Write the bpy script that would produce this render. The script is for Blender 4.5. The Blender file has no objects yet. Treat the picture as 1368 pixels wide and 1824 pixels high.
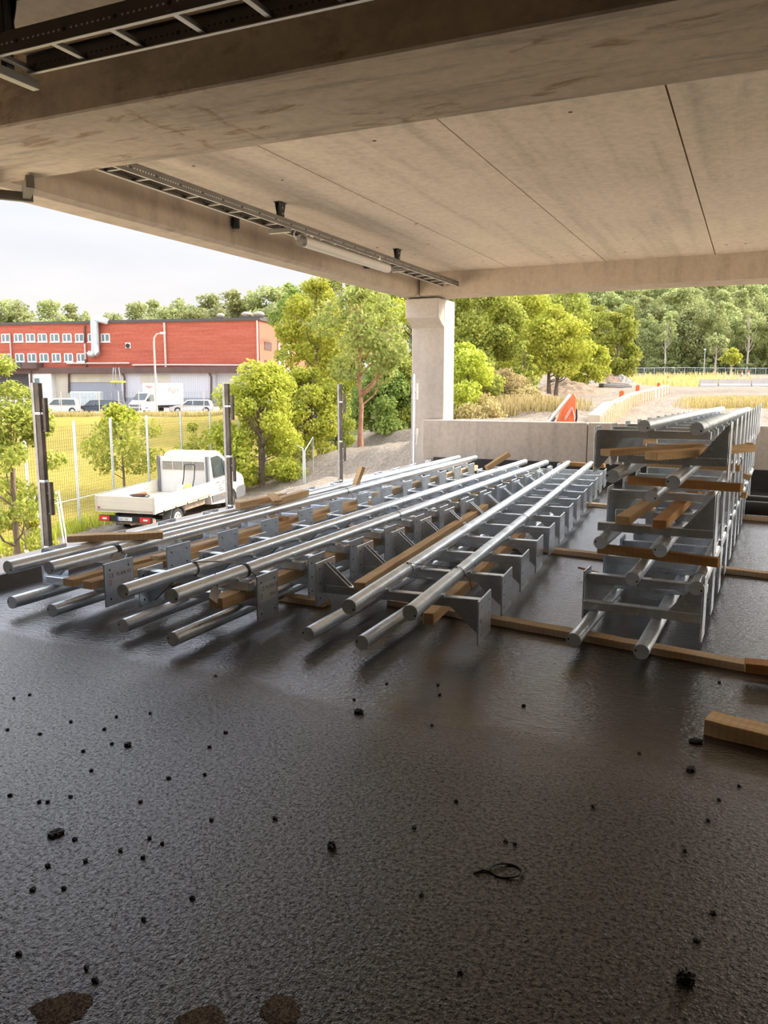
import bpy, bmesh, math, random
import numpy as np
from mathutils import Vector, Matrix

C = bpy.context.scene.collection
R = math.radians

# ---------------------------------------------------------------- camera
EYE = Vector((0.0, 0.0, 1.6))
FPX, CX, CY, HOR, VPX = 1415.0, 684.0, 912.0, 688.0, 1343.0
PITCH = math.atan((CY - HOR) / FPX)
YAW = math.atan((VPX - CX) / FPX * math.cos(PITCH))
FW = Vector((-math.sin(YAW) * math.cos(PITCH), math.cos(YAW) * math.cos(PITCH), -math.sin(PITCH)))
RT = Vector((math.cos(YAW), math.sin(YAW), 0))
UP = RT.cross(FW)
cam_d = bpy.data.cameras.new('camera')
cam_d.sensor_fit = 'VERTICAL'
cam_d.sensor_height = 36.0
cam_d.lens = 36.0 * FPX / 1824.0
cam_d.clip_start, cam_d.clip_end = 0.05, 1500
cam = bpy.data.objects.new('camera', cam_d)
M3 = Matrix((RT, UP, -FW)).transposed()
cam.matrix_world = Matrix.Translation(EYE) @ M3.to_4x4()
C.objects.link(cam)
bpy.context.scene.camera = cam

# ---------------------------------------------------------------- exposure, sky, sun
sc = bpy.context.scene
sc.view_settings.view_transform = 'Standard'
sc.view_settings.look = 'None'
sc.view_settings.gamma = 1.0
sc.view_settings.use_curve_mapping = False
sc.view_settings.exposure = 0.88
sc.cycles.max_bounces = 10
sc.cycles.diffuse_bounces = 7
sc.cycles.glossy_bounces = 4
sc.cycles.transmission_bounces = 6

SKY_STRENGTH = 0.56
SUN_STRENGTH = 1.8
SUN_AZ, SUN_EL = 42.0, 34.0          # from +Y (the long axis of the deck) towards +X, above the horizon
GROUND_GLOW = (5.0, 4.2, 3.2, 1)  # unseen glow below the horizon, added to brighten soffit and deck
HAZE_GLOW = 12.0                       # added haze glow round the sun, out of view, to brighten the interior

w = bpy.data.worlds.new('sky'); sc.world = w; w.use_nodes = True
nt = w.node_tree; nt.nodes.clear()
wo = nt.nodes.new('ShaderNodeOutputWorld'); bg = nt.nodes.new('ShaderNodeBackground')
tc = nt.nodes.new('ShaderNodeTexCoord'); sx = nt.nodes.new('ShaderNodeSeparateXYZ')
rp = nt.nodes.new('ShaderNodeValToRGB')
nt.links.new(tc.outputs['Generated'], sx.inputs[0])
mr = nt.nodes.new('ShaderNodeMapRange'); mr.inputs['From Min'].default_value = -1; mr.inputs['From Max'].default_value = 1
nt.links.new(sx.outputs['Z'], mr.inputs['Value']); nt.links.new(mr.outputs[0], rp.inputs[0])
e = rp.color_ramp.elements
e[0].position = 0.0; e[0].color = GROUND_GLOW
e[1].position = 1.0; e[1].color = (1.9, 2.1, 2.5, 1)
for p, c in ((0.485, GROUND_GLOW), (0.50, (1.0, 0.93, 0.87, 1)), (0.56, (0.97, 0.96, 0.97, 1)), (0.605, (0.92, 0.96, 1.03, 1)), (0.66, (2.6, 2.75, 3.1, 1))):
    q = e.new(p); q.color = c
mp = nt.nodes.new('ShaderNodeMapping'); mp.inputs['Scale'].default_value = (1.6, 1.6, 7)
ns = nt.nodes.new('ShaderNodeTexNoise'); ns.inputs['Scale'].default_value = 1.7; ns.inputs['Detail'].default_value = 5
nt.links.new(tc.outputs['Generated'], mp.inputs[0]); nt.links.new(mp.outputs[0], ns.inputs['Vector'])
cr = nt.nodes.new('ShaderNodeValToRGB'); cr.color_ramp.elements[0].position = .4; cr.color_ramp.elements[1].position = .7
cr.color_ramp.elements[0].color = (.92, .93, .95, 1); cr.color_ramp.elements[1].color = (1.05, 1.03, 1.02, 1)
nt.links.new(ns.outputs[0], cr.inputs[0])
mu = nt.nodes.new('ShaderNodeMix'); mu.data_type = 'RGBA'; mu.blend_type = 'MULTIPLY'; mu.inputs[0].default_value = 1
nt.links.new(rp.outputs[0], mu.inputs[6]); nt.links.new(cr.outputs[0], mu.inputs[7])
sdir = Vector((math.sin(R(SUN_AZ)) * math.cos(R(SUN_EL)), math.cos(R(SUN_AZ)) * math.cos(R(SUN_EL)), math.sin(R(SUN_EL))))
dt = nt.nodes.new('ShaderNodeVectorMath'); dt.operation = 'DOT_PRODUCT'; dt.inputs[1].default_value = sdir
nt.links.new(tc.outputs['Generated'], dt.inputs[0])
def wm(op, a, b):
    m = nt.nodes.new('ShaderNodeMath'); m.operation = op
    for i, v in ((0, a), (1, b)):
        if isinstance(v, float): m.inputs[i].default_value = v
        else: nt.links.new(v, m.inputs[i])
    return m.outputs[0]
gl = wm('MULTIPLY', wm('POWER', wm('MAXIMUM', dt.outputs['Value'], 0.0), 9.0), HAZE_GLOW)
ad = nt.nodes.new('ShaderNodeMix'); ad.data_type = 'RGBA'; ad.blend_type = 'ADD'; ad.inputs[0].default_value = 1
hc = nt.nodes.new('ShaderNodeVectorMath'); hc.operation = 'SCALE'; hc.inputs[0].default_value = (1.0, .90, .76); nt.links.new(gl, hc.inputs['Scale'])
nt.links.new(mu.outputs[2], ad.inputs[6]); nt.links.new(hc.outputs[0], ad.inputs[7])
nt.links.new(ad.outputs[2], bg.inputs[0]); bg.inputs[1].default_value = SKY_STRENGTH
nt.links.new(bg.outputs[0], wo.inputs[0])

sun_d = bpy.data.lights.new('sun', 'SUN'); sun_d.energy = SUN_STRENGTH; sun_d.angle = R(2.0); sun_d.color = (1.0, 0.86, 0.66)
sun = bpy.data.objects.new('sun', sun_d); C.objects.link(sun)
sdir = Vector((math.sin(R(SUN_AZ)) * math.cos(R(SUN_EL)), math.cos(R(SUN_AZ)) * math.cos(R(SUN_EL)), math.sin(R(SUN_EL))))
sun.rotation_euler = sdir.to_track_quat('Z', 'Y').to_euler()
sun.location = (6, 20, 14)

# ---------------------------------------------------------------- placing from measured sight lines
def ray(x, y): return FW + RT * ((x - CX) / FPX) - UP * ((y - CY) / FPX)
def at_z(x, y, z):
    d = ray(x, y); return EYE + d * ((z - EYE.z) / d.z)
def at_y(x, y, Y):
    d = ray(x, y); return EYE + d * (Y / d.y)
def at_x(x, y, X):
    d = ray(x, y); return EYE + d * (X / d.x)
def at_d(x, y, D): return EYE + ray(x, y) * D
def top_z(py, D): return EYE.z + (ray(CX, py) * D).z

# ---------------------------------------------------------------- materials
def new_mat(name):
    m = bpy.data.materials.new(name); m.use_nodes = True
    n = m.node_tree.nodes; n.clear()
    out = n.new('ShaderNodeOutputMaterial')
    return m, m.node_tree, out

def N(nt, typ, **kw):
    n = nt.nodes.new(typ)
    for k, v in kw.items():
        if k in n.inputs: n.inputs[k].default_value = v
        else: setattr(n, k, v)
    return n

def L(nt, a, b): nt.links.new(a, b)

def ramp(nt, fac, stops):
    r = nt.nodes.new('ShaderNodeValToRGB')
    el = r.color_ramp.elements
    while len(el) < len(stops): el.new(0.5)
    for i, (p, c) in enumerate(stops):
        el[i].position = p; el[i].color = (c[0], c[1], c[2], 1) if not isinstance(c, (int, float)) else (c, c, c, 1)
    L(nt, fac, r.inputs[0]); return r.outputs[0]

def coords(nt, kind='Object', scale=(1, 1, 1), rot=(0, 0, 0)):
    t = nt.nodes.new('ShaderNodeTexCoord'); m = nt.nodes.new('ShaderNodeMapping')
    m.inputs['Scale'].default_value = scale; m.inputs['Rotation'].default_value = rot
    L(nt, t.outputs[kind], m.inputs[0]); return m.outputs[0]

def noise(nt, vec, scale, detail=4, rough=.55, dist=0.0):
    n = N(nt, 'ShaderNodeTexNoise', Scale=scale, Detail=detail, Roughness=rough, Distortion=dist)
    L(nt, vec, n.inputs['Vector']); return n.outputs[0]

def mixc(nt, fac, a, b, mode='MIX'):
    m = nt.nodes.new('ShaderNodeMix'); m.data_type = 'RGBA'; m.blend_type = mode
    for s, v in ((0, fac), (6, a), (7, b)):
        if isinstance(v, (int, float)): m.inputs[s].default_value = v
        elif isinstance(v, (tuple, list)): m.inputs[s].default_value = (v[0], v[1], v[2], 1)
        else: L(nt, v, m.inputs[s])
    return m.outputs[2]

def math_(nt, op, a, b=0.0, clamp=False):
    m = nt.nodes.new('ShaderNodeMath'); m.operation = op; m.use_clamp = clamp
    for s, v in ((0, a), (1, b)):
        if isinstance(v, (int, float)): m.inputs[s].default_value = v
        else: L(nt, v, m.inputs[s])
    return m.outputs[0]

def principled(nt, out, color=(.5, .5, .5), rough=.6, metal=0.0, bump=None, bump_s=.3, bump_d=.01, spec=.5):
    b = nt.nodes.new('ShaderNodeBsdfPrincipled')
    for k, v in (('Base Color', color), ('Roughness', rough), ('Metallic', metal), ('Specular IOR Level', spec)):
        if isinstance(v, (int, float)): b.inputs[k].default_value = v
        elif isinstance(v, (tuple, list)): b.inputs[k].default_value = (v[0], v[1], v[2], 1)
        else: L(nt, v, b.inputs[k])
    if bump is not None:
        bp = N(nt, 'ShaderNodeBump', Strength=bump_s, Distance=bump_d)
        L(nt, bump, bp.inputs['Height']); L(nt, bp.outputs[0], b.inputs['Normal'])
    L(nt, b.outputs[0], out.inputs[0]); return b

def plain(name, color, rough=.6, metal=0.0, var=.12, scale=3.0, spec=.5):
    m, nt, out = new_mat(name)
    v = coords(nt)
    n = noise(nt, v, scale, 4)
    c = ramp(nt, n, [(.3, tuple(x * (1 - var) for x in color)), (.7, tuple(min(1, x * (1 + var)) for x in color))])
    principled(nt, out, c, rough, metal, spec=spec)
    return m

def concrete(name, base, streak=(3, .25, 3), rust=False, dark=.66):
    m, nt, out = new_mat(name)
    v = coords(nt); vs = coords(nt, scale=streak)
    n1 = noise(nt, v, .8, 5, .6); n2 = noise(nt, vs, 1.3, 5, .6); n3 = noise(nt, v, 14, 4, .6)
    c = ramp(nt, n2, [(.28, tuple(x * dark for x in base)), (.5, base), (.75, tuple(min(1, x * 1.13) for x in base))])
    c = mixc(nt, .35, c, ramp(nt, n1, [(.3, tuple(x * .74 for x in base)), (.7, tuple(min(1, x * 1.12) for x in base))]))
    c = mixc(nt, .18, c, ramp(nt, n3, [(.35, (.25, .2, .16)), (.6, base)]))
    if rust:
        vr = coords(nt, scale=(1.0, 2.6, 2), rot=(0, 0, .3))
        nr = noise(nt, vr, 2.4, 6, .65, .4)
        f = ramp(nt, nr, [(.57, 0.0), (.66, .7)])
        c = mixc(nt, f, c, (.33, .19, .10))
        f2 = ramp(nt, noise(nt, coords(nt, scale=(.6, 4, 1)), 2.0, 6, .7), [(.50, 0.0), (.64, .55)])
        c = mixc(nt, f2, c, (.30, .25, .20))
        sp_ = nt.nodes.new('ShaderNodeSeparateXYZ'); L(nt, v, sp_.inputs[0])
        wig = math_(nt, 'MULTIPLY', math_(nt, 'SUBTRACT', noise(nt, v, 5, 4, .6), .5), .16)
        for (ax_, ay_), (bx_, by_), wd_ in RUST_STREAKS:
            ln_ = math.hypot(bx_ - ax_, by_ - ay_); ux, uy = (bx_ - ax_) / ln_, (by_ - ay_) / ln_
            dx_ = math_(nt, 'SUBTRACT', sp_.outputs['X'], ax_); dy_ = math_(nt, 'SUBTRACT', sp_.outputs['Y'], ay_)
            t_ = math_(nt, 'ADD', math_(nt, 'MULTIPLY', dx_, ux), math_(nt, 'MULTIPLY', dy_, uy))
            q_ = math_(nt, 'ADD', math_(nt, 'ADD', math_(nt, 'MULTIPLY', dx_, -uy), math_(nt, 'MULTIPLY', dy_, ux)), wig)
            m_ = math_(nt, 'SUBTRACT', 1.0, math_(nt, 'DIVIDE', math_(nt, 'ABSOLUTE', q_), wd_), True)
            e_ = math_(nt, 'SUBTRACT', 1.0, math_(nt, 'MULTIPLY', math_(nt, 'ABSOLUTE', math_(nt, 'SUBTRACT', math_(nt, 'DIVIDE', t_, ln_), .5)), 2.0), True)
            m_ = math_(nt, 'MULTIPLY', math_(nt, 'MULTIPLY', m_, ramp(nt, e_, [(0, 0.0), (.25, 1.0)])), ramp(nt, noise(nt, v, 22, 4, .7), [(.38, .25), (.6, 1.0)]))
            c = mixc(nt, math_(nt, 'MULTIPLY', m_, .85), c, (.36, .20, .10))
    principled(nt, out, c, .85, 0, n3, .15, .004, .25)
    return m

RUST_STREAKS = [tuple((p.x, p.y) for p in (at_z(a, b, 3.2), at_z(c, d, 3.2))) + (w_,) for (a, b), (c, d), w_ in (((335, 182), (470, 252), .035), ((212, 192), (335, 246), .035), ((350, 248), (380, 265), .04), ((490, 225), (420, 232), .03))]
MAT = {}
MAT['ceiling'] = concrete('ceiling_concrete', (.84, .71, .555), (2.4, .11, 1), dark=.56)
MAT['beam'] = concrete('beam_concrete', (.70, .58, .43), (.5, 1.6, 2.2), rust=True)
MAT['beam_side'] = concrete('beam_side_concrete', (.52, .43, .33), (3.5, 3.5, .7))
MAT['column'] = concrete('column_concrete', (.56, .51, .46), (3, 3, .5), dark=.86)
MAT['parapet'] = concrete('parapet_concrete', (.68, .60, .52), (4, 4, .45), dark=.66)

def galv(name, col, rough=.36, metal=.9):
    m, nt, out = new_mat(name)
    v = coords(nt)
    vo = N(nt, 'ShaderNodeTexVoronoi', Scale=55.0); L(nt, v, vo.inputs['Vector'])
    n = noise(nt, v, 6, 5, .65)
    c = ramp(nt, n, [(.3, tuple(x * .80 for x in col)), (.55, col), (.75, tuple(min(1, x * 1.14) for x in col))])
    c = mixc(nt, .18, c, vo.outputs['Color'], 'SOFT_LIGHT')
    sp = noise(nt, v, 38, 3, .7)
    c = mixc(nt, ramp(nt, sp, [(.66, 0.0), (.74, .5)]), c, tuple(x * .45 for x in col))
    r = ramp(nt, n, [(.3, rough + .10), (.7, rough - .06)])
    principled(nt, out, c, r, metal, sp, .05, .002)
    return m
MAT['galv'] = galv('galvanized_steel', (.73, .80, .87), .30, .74)
MAT['cap'] = galv('galvanized_cap', (.80, .90, 1.0), .45, .0)
MAT['bright_steel'] = plain('zinc_strip', (.72, .68, .60), .38, .7, .1)
MAT['tray'] = plain('cable_ladder_steel', (.17, .155, .135), .5, .5, .15)
MAT['black'] = plain('black_plastic', (.012, .012, .013), .5, 0, .2)
MAT['dark'] = plain('dark_steel', (.03, .028, .026), .55, .2, .2)
MAT['rubber'] = plain('rubber', (.02, .02, .02), .8)
MAT['wire'] = plain('wire', (.05, .05, .05), .45, .3)
MAT['paper'] = plain('paper', (.50, .47, .47), .8, 0, .08, 20)
MAT['sticker'] = plain('sticker', (.62, .63, .65), .45, .1, .08, 20)
MAT['ink'] = plain('ink', (.03, .03, .035), .7)

def timber(name, a, b, end=None):
    m, nt, out = new_mat(name)
    t = nt.nodes.new('ShaderNodeObjectInfo')
    tcn = nt.nodes.new('ShaderNodeTexCoord')
    add = nt.nodes.new('ShaderNodeVectorMath'); add.operation = 'ADD'
    sc_ = nt.nodes.new('ShaderNodeVectorMath'); sc_.operation = 'SCALE'; sc_.inputs['Scale'].default_value = 0.37
    L(nt, t.outputs['Location'], sc_.inputs[0])
    L(nt, tcn.outputs['Object'], add.inputs[0]); L(nt, sc_.outputs[0], add.inputs[1])
    mp = nt.nodes.new('ShaderNodeMapping'); mp.inputs['Scale'].default_value = (1.2, 16, 16)
    L(nt, add.outputs[0], mp.inputs[0])
    n = noise(nt, mp.outputs[0], 1.6, 6, .62, .35)
    mp2 = nt.nodes.new('ShaderNodeMapping'); mp2.inputs['Scale'].default_value = (1.5, 4, 4)
    L(nt, add.outputs[0], mp2.inputs[0])
    n2 = noise(nt, mp2.outputs[0], 1.7, 3)
    saw = N(nt, 'ShaderNodeTexWave', Scale=9.0, Distortion=1.5); saw.bands_direction = 'X'
    L(nt, add.outputs[0], saw.inputs['Vector'])
    c = ramp(nt, n, [(.25, tuple(x * .62 for x in a)), (.5, a), (.72, b)])
    c = mixc(nt, .35, c, ramp(nt, n2, [(.3, tuple(x * .7 for x in a)), (.7, b)]))
    c = mixc(nt, ramp(nt, saw.outputs[0], [(0, .16), (.5, 0.0)]), c, tuple(x * .45 for x in a))
    hs = N(nt, 'ShaderNodeHueSaturation'); L(nt, c, hs.inputs['Color'])
    L(nt, math_(nt, 'ADD', math_(nt, 'MULTIPLY', t.outputs['Random'], .35), .95), hs.inputs['Value'])
    principled(nt, out, hs.outputs[0], .8, 0, n, .25, .004, .25)
    return m
MAT['timber'] = timber('rough_timber', (.64, .42, .21), (.80, .60, .36))
MAT['timber_red'] = timber('wet_timber', (.46, .23, .085), (.60, .36, .16))
MAT['timber_pale'] = timber('pale_timber', (.68, .50, .32), (.82, .67, .48))

# ---------------------------------------------------------------- mesh helpers
class MB:
    """collects boxes, bars and tubes; build() links them as one mesh object"""
    def __init__(s): s.v = []; s.f = []; s.m = []; s.sm = []
    def add(s, vs, fs, mi=0, smooth=False, mat=None):
        o = len(s.v)
        if mat is not None: vs = [mat @ Vector(p) for p in vs]
        s.v += [tuple(p) for p in vs]
        for f in fs: s.f.append(tuple(i + o for i in f)); s.m.append(mi); s.sm.append(smooth)
        return s
    def box(s, lo, hi, mi=0, mat=None):
        x0, y0, z0 = lo; x1, y1, z1 = hi
        vs = [(x0, y0, z0), (x1, y0, z0), (x1, y1, z0), (x0, y1, z0), (x0, y0, z1), (x1, y0, z1), (x1, y1, z1), (x0, y1, z1)]
        return s.add(vs, [(0, 3, 2, 1), (4, 5, 6, 7), (0, 1, 5, 4), (1, 2, 6, 5), (2, 3, 7, 6), (3, 0, 4, 7)], mi, False, mat)
    def prism(s, poly, axis, a, b, mi=0, mat=None):
        """poly: 2D points in the plane across axis; extruded from a to b"""
        n = len(poly)
        def P(p, t): return {'x': (t, p[0], p[1]), 'y': (p[0], t, p[1]), 'z': (p[0], p[1], t)}[axis]
        vs = [P(p, a) for p in poly] + [P(p, b) for p in poly]
        fs = [tuple(range(n))[::-1], tuple(range(n, 2 * n))] + [(i, (i + 1) % n, n + (i + 1) % n, n + i) for i in range(n)]
        return s.add(vs, fs, mi, False, mat)
    def tube(s, pts, r, seg=12, mi=0, caps=True, mat=None, smooth=True):
        pts = [Vector(p) for p in pts]; n = len(pts)
        rs = r if isinstance(r, (list, tuple)) else [r] * n
        vs = []; fs = []
        ref = None
        for i, p in enumerate(pts):
            t = (pts[min(i + 1, n - 1)] - pts[max(i - 1, 0)])
            if t.length < 1e-9: t = Vector((0, 0, 1))
            t.normalize()
            if ref is None:
                ref = Vector((0, 0, 1)) if abs(t.z) < .9 else Vector((1, 0, 0))
            a = (ref - t * ref.dot(t)); 
            if a.length < 1e-6: a = t.orthogonal()
            a.normalize(); b = t.cross(a); ref = a
            for k in range(seg):
                an = 2 * math.pi * k / seg
                vs.append(p + (a * math.cos(an) + b * math.sin(an)) * rs[i])
        for i in range(n - 1):
            for k in range(seg):
                fs.append((i * seg + k, i * seg + (k + 1) % seg, (i + 1) * seg + (k + 1) % seg, (i + 1) * seg + k))
        s.add(vs, fs, mi, smooth, mat)
        if caps:
            s.add(vs[:seg], [tuple(range(seg))[::-1]], mi, False, mat)
            s.add(vs[-seg:], [tuple(range(seg))], mi, False, mat)
        return s
    def lathe(s, prof, seg=16, mi=0, mat=None, smooth=True):
        vs = []; fs = []
        for r, z in prof:
            for k in range(seg):
                an = 2 * math.pi * k / seg; vs.append((r * math.cos(an), r * math.sin(an), z))
        for i in range(len(prof) - 1):
            for k in range(seg):
                fs.append((i * seg + k, i * seg + (k + 1) % seg, (i + 1) * seg + (k + 1) % seg, (i + 1) * seg + k))
        fs.append(tuple(range(seg))[::-1]); fs.append(tuple(range((len(prof) - 1) * seg, len(prof) * seg)))
        return s.add(vs, fs, mi, smooth, mat)
    def mesh(s, name, mats, bevel=0.0, seg=1):
        me = bpy.data.meshes.new(name)
        me.from_pydata(s.v, [], s.f)
        for m in (mats if isinstance(mats, (list, tuple)) else [mats]): me.materials.append(m)
        me.polygons.foreach_set('material_index', s.m)
        me.polygons.foreach_set('use_smooth', s.sm)
        if bevel > 0:
            bm = bmesh.new(); bm.from_mesh(me)
            bmesh.ops.remove_doubles(bm, verts=bm.verts, dist=1e-5)
            bmesh.ops.recalc_face_normals(bm, faces=bm.faces)
            ed = [e for e in bm.edges if e.is_manifold and e.calc_face_angle(0) > .5]
            bmesh.ops.bevel(bm, geom=ed, offset=bevel, segments=seg, affect='EDGES', profile=.5, clamp_overlap=True)
            bm.to_mesh(me); bm.free()
        me.update(); return me
    def build(s, name, mats, parent=None, loc=(0, 0, 0), rot=(0, 0, 0), bevel=0.0, seg=1):
        return obj(name, s.mesh(name, mats, bevel, seg), parent, loc, rot)

def obj(name, me, parent=None, loc=(0, 0, 0), rot=(0, 0, 0)):
    o = bpy.data.objects.new(name, me); C.objects.link(o)
    o.location = loc; o.rotation_euler = rot
    if parent: o.parent = parent
    return o
def tag(o, label, cat, group=None, kind=None):
    o['label'] = label; o['category'] = cat
    if group: o['group'] = group
    if kind: o['kind'] = kind
    return o
def empty(name, loc=(0, 0, 0), rot=(0, 0, 0)):
    o = bpy.data.objects.new(name, None); C.objects.link(o); o.empty_display_size = .2
    o.location = loc; o.rotation_euler = rot; return o
def struct(o):
    o['kind'] = 'structure'; return o
def copy_tree(o, parent=None):
    c = o.copy(); C.objects.link(c); c.parent = parent
    for ch in list(o.children): copy_tree(ch, c)
    return c

_txt = {}
def text_geo(s, size):
    """flat letter outlines as (verts, faces), lower left at the origin"""
    cu = bpy.data.curves.new('t', 'FONT'); cu.body = s; cu.size = size; cu.resolution_u = 2
    o = bpy.data.objects.new('t', cu); C.objects.link(o)
    dg = bpy.context.evaluated_depsgraph_get(); dg.update()
    me = o.evaluated_get(dg).to_mesh()
    vs = [tuple(v.co) for v in me.vertices]; fs = [tuple(p.vertices) for p in me.polygons]
    o.evaluated_get(dg).to_mesh_clear()
    bpy.data.objects.remove(o); bpy.data.curves.remove(cu)
    return vs, fs
# ================================================================ THE DECK (setting)
# floor: wet bitumen membrane
def floor_material():
    m, nt, out = new_mat('wet_bitumen')
    v = coords(nt)
    vr = coords(nt, rot=(0, 0, R(3)))
    sep = nt.nodes.new('ShaderNodeSeparateXYZ'); L(nt, vr, sep.inputs[0])
    wob = noise(nt, v, .9, 4, .6)
    yy = math_(nt, 'ADD', sep.outputs['Y'], math_(nt, 'MULTIPLY', math_(nt, 'SUBTRACT', wob, .5), .6))
    # lap of the membrane strips: a smooth lighter band every metre or so
    big = noise(nt, v, .55, 5, .6)
    fine = noise(nt, v, 85, 3, .65)
    mid = noise(nt, v, 26, 4, .6)
    vo = N(nt, 'ShaderNodeTexVoronoi', Scale=62.0); L(nt, v, vo.inputs['Vector'])
    band = nt.nodes.new('ShaderNodeMapRange'); band.interpolation_type = 'SMOOTHSTEP'
    band.inputs['From Min'].default_value = 3.26; band.inputs['From Max'].default_value = 3.50
    L(nt, yy, band.inputs['Value'])
    smooth_ = band.outputs[0]                        # 1 beyond the lap (smooth wet film), 0 before it (gritty)
    lapm = ramp(nt, yy, [(0, 0.0), (1, 0.0)])
    lap = nt.nodes.new('ShaderNodeMapRange'); lap.inputs['From Min'].default_value = 0.0; lap.inputs['From Max'].default_value = 0.34
    L(nt, math_(nt, 'ABSOLUTE', math_(nt, 'SUBTRACT', yy, 3.22)), lap.inputs['Value']); 
    lapf = math_(nt, 'SUBTRACT', 1.0, lap.outputs[0], True)
    grit = math_(nt, 'MULTIPLY', ramp(nt, vo.outputs['Distance'], [(.0, 1.0), (.36, 0.0)]), ramp(nt, mid, [(.42, 0.0), (.62, 1.0)]))
    c = ramp(nt, big, [(.3, (.014, .0130, .0126)), (.7, (.026, .0238, .0222))])
    c = mixc(nt, ramp(nt, fine, [(.55, 0.0), (.72, .6)]), c, (.12, .108, .096))
    c = mixc(nt, math_(nt, 'MULTIPLY', lapf, .75), c, (.13, .115, .10))
    vst = coords(nt, scale=(1.0, 1.7, 1), rot=(0, 0, R(-9)))
    rip = math_(nt, 'ADD', noise(nt, vst, 42, 3, .55), math_(nt, 'MULTIPLY', noise(nt, vst, 15, 3, .5), .9))
    gr2 = math_(nt, 'ADD', math_(nt, 'MULTIPLY', grit, .8), math_(nt, 'ADD', math_(nt, 'MULTIPLY', noise(nt, v, 75, 3, .7), 1.6), math_(nt, 'MULTIPLY', mid, .6)))
    hm = nt.nodes.new('ShaderNodeMix'); hm.data_type = 'FLOAT'
    L(nt, smooth_, hm.inputs[0]); L(nt, gr2, hm.inputs[2]); L(nt, math_(nt, 'MULTIPLY', rip, 3.4), hm.inputs[3]); h = hm.outputs[0]
    spk = noise(nt, v, 110, 3, .7)
    c = mixc(nt, math_(nt, 'MULTIPLY', ramp(nt, spk, [(.54, 0.0), (.70, .7)]), math_(nt, 'SUBTRACT', 1.0, math_(nt, 'MULTIPLY', smooth_, .75))), c, (.28, .255, .23))
    r = ramp(nt, big, [(.3, .13), (.7, .22)])
    r = mixc(nt, smooth_, mixc(nt, .6, r, (.28, .28, .28)), r)
    r = mixc(nt, math_(nt, 'MULTIPLY', lapf, .5), r, (.32, .32, .32))
    b = principled(nt, out, c, r, 0, None, spec=.55); b.inputs['IOR'].default_value = 1.75
    sv = ramp(nt, noise(nt, v, 62, 3, .7), [(.36, .06), (.60, .80)])
    L(nt, mixc(nt, math_(nt, 'MULTIPLY', smooth_, .8), sv, (1.0, 1.0, 1.0)), b.inputs['Specular IOR Level'])
    bp = N(nt, 'ShaderNodeBump', Distance=.0040)
    L(nt, math_(nt, 'SUBTRACT', .68, math_(nt, 'MULTIPLY', smooth_, .33)), bp.inputs['Strength'])
    L(nt, h, bp.inputs['Height']); L(nt, bp.outputs[0], b.inputs['Normal'])
    return m
MAT['floor'] = floor_material()
MAT['membrane'] = plain('bitumen_upstand', (.035, .032, .03), .45, 0, .3, 8)

X_EDGE = -5.32
struct(MB().box((X_EDGE, -8, -.30), (11, 13.75, 0)).build('floor', MAT['floor']))
# membrane upstand and pale deck edge
struct(MB().prism([(X_EDGE + .02, 0), (X_EDGE - .05, .11), (X_EDGE - .09, .11), (X_EDGE - .09, -.3), (X_EDGE + .02, -.3)], 'y', -8, 13.75).build('trim_1', MAT['membrane']))
struct(MB().box((-6.0, -8, -.62), (X_EDGE - .09, 14.3, .085)).build('trim_2', MAT['column']))
struct(MB().box((X_EDGE, 13.75, -.3), (11, 13.80, .30)).build('baseboard_far', MAT['membrane']))

# far parapet: panels with a joint
def panel(x0, x1):
    return struct(MB().box((x0, 13.80, .26), (x1, 14.02, .985)).build('wall_far', MAT['parapet'], bevel=.012))
panel(-5.56, -2.535); panel(-2.52, .62); panel(.635, 4.0); panel(4.015, 7.4); panel(7.415, 11)

# ceiling slabs with open joints, small dark form-tie holes set into the soffit
random.seed(4)
xs = [-5.62, -3.92, -2.31, -.672, .95, 2.57, 4.2, 5.8, 7.4, 9.0, 11]
ZC = 3.595
holes = [at_z(x, y, ZC - .002) for x, y in ((345, 296), (503, 321), (763, 435), (739, 453), (808, 469), (860, 466), (672, 441), (1016, 200), (982, 458), (1011, 456), (1040, 455), (1083, 451), (1128, 426), (1113, 449), (1294, 436), (1328, 434), (1245, 457), (667, 251), (741, 399))]
for i in range(len(xs) - 1):
    for (y0, y1) in ((-8, 3.85), (4.75, 13.62)):
        b = MB().box((xs[i] + .008, y0, ZC), (xs[i + 1] - .008, y1, ZC + .3))
        for p in holes:
            if xs[i] < p.x < xs[i + 1] and y0 < p.y < y1:
                r = random.uniform(.016, .026)
                b.add([(p.x + r * math.cos(k * .785), p.y + r * math.sin(k * .785), ZC - .0015) for k in range(8)], [tuple(range(8))[::-1]], 1)
        struct(b.build('ceiling', [MAT['ceiling'], MAT['dark']]))
struct(MB().box((-6, -8, ZC + .3), (11, 14.2, ZC + .42)).build('roof', MAT['beam_side']))
# near cross beam, its soffit stained
struct(MB().box((-5.62, 3.80, 3.2), (11, 4.80, ZC + .3)).build('beam', [MAT['beam']], bevel=.012))
# edge beam along the open left side, with a chamfer
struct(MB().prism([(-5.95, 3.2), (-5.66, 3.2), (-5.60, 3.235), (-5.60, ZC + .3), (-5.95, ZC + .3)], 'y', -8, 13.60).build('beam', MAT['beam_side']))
# far beam
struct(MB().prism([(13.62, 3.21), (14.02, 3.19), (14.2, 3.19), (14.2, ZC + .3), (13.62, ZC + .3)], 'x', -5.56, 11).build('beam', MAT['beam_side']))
struct(MB().box((-5.95, 13.62, 3.2), (-5.58, 14.2, ZC + .3)).build('beam', MAT['beam_side']))
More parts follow.
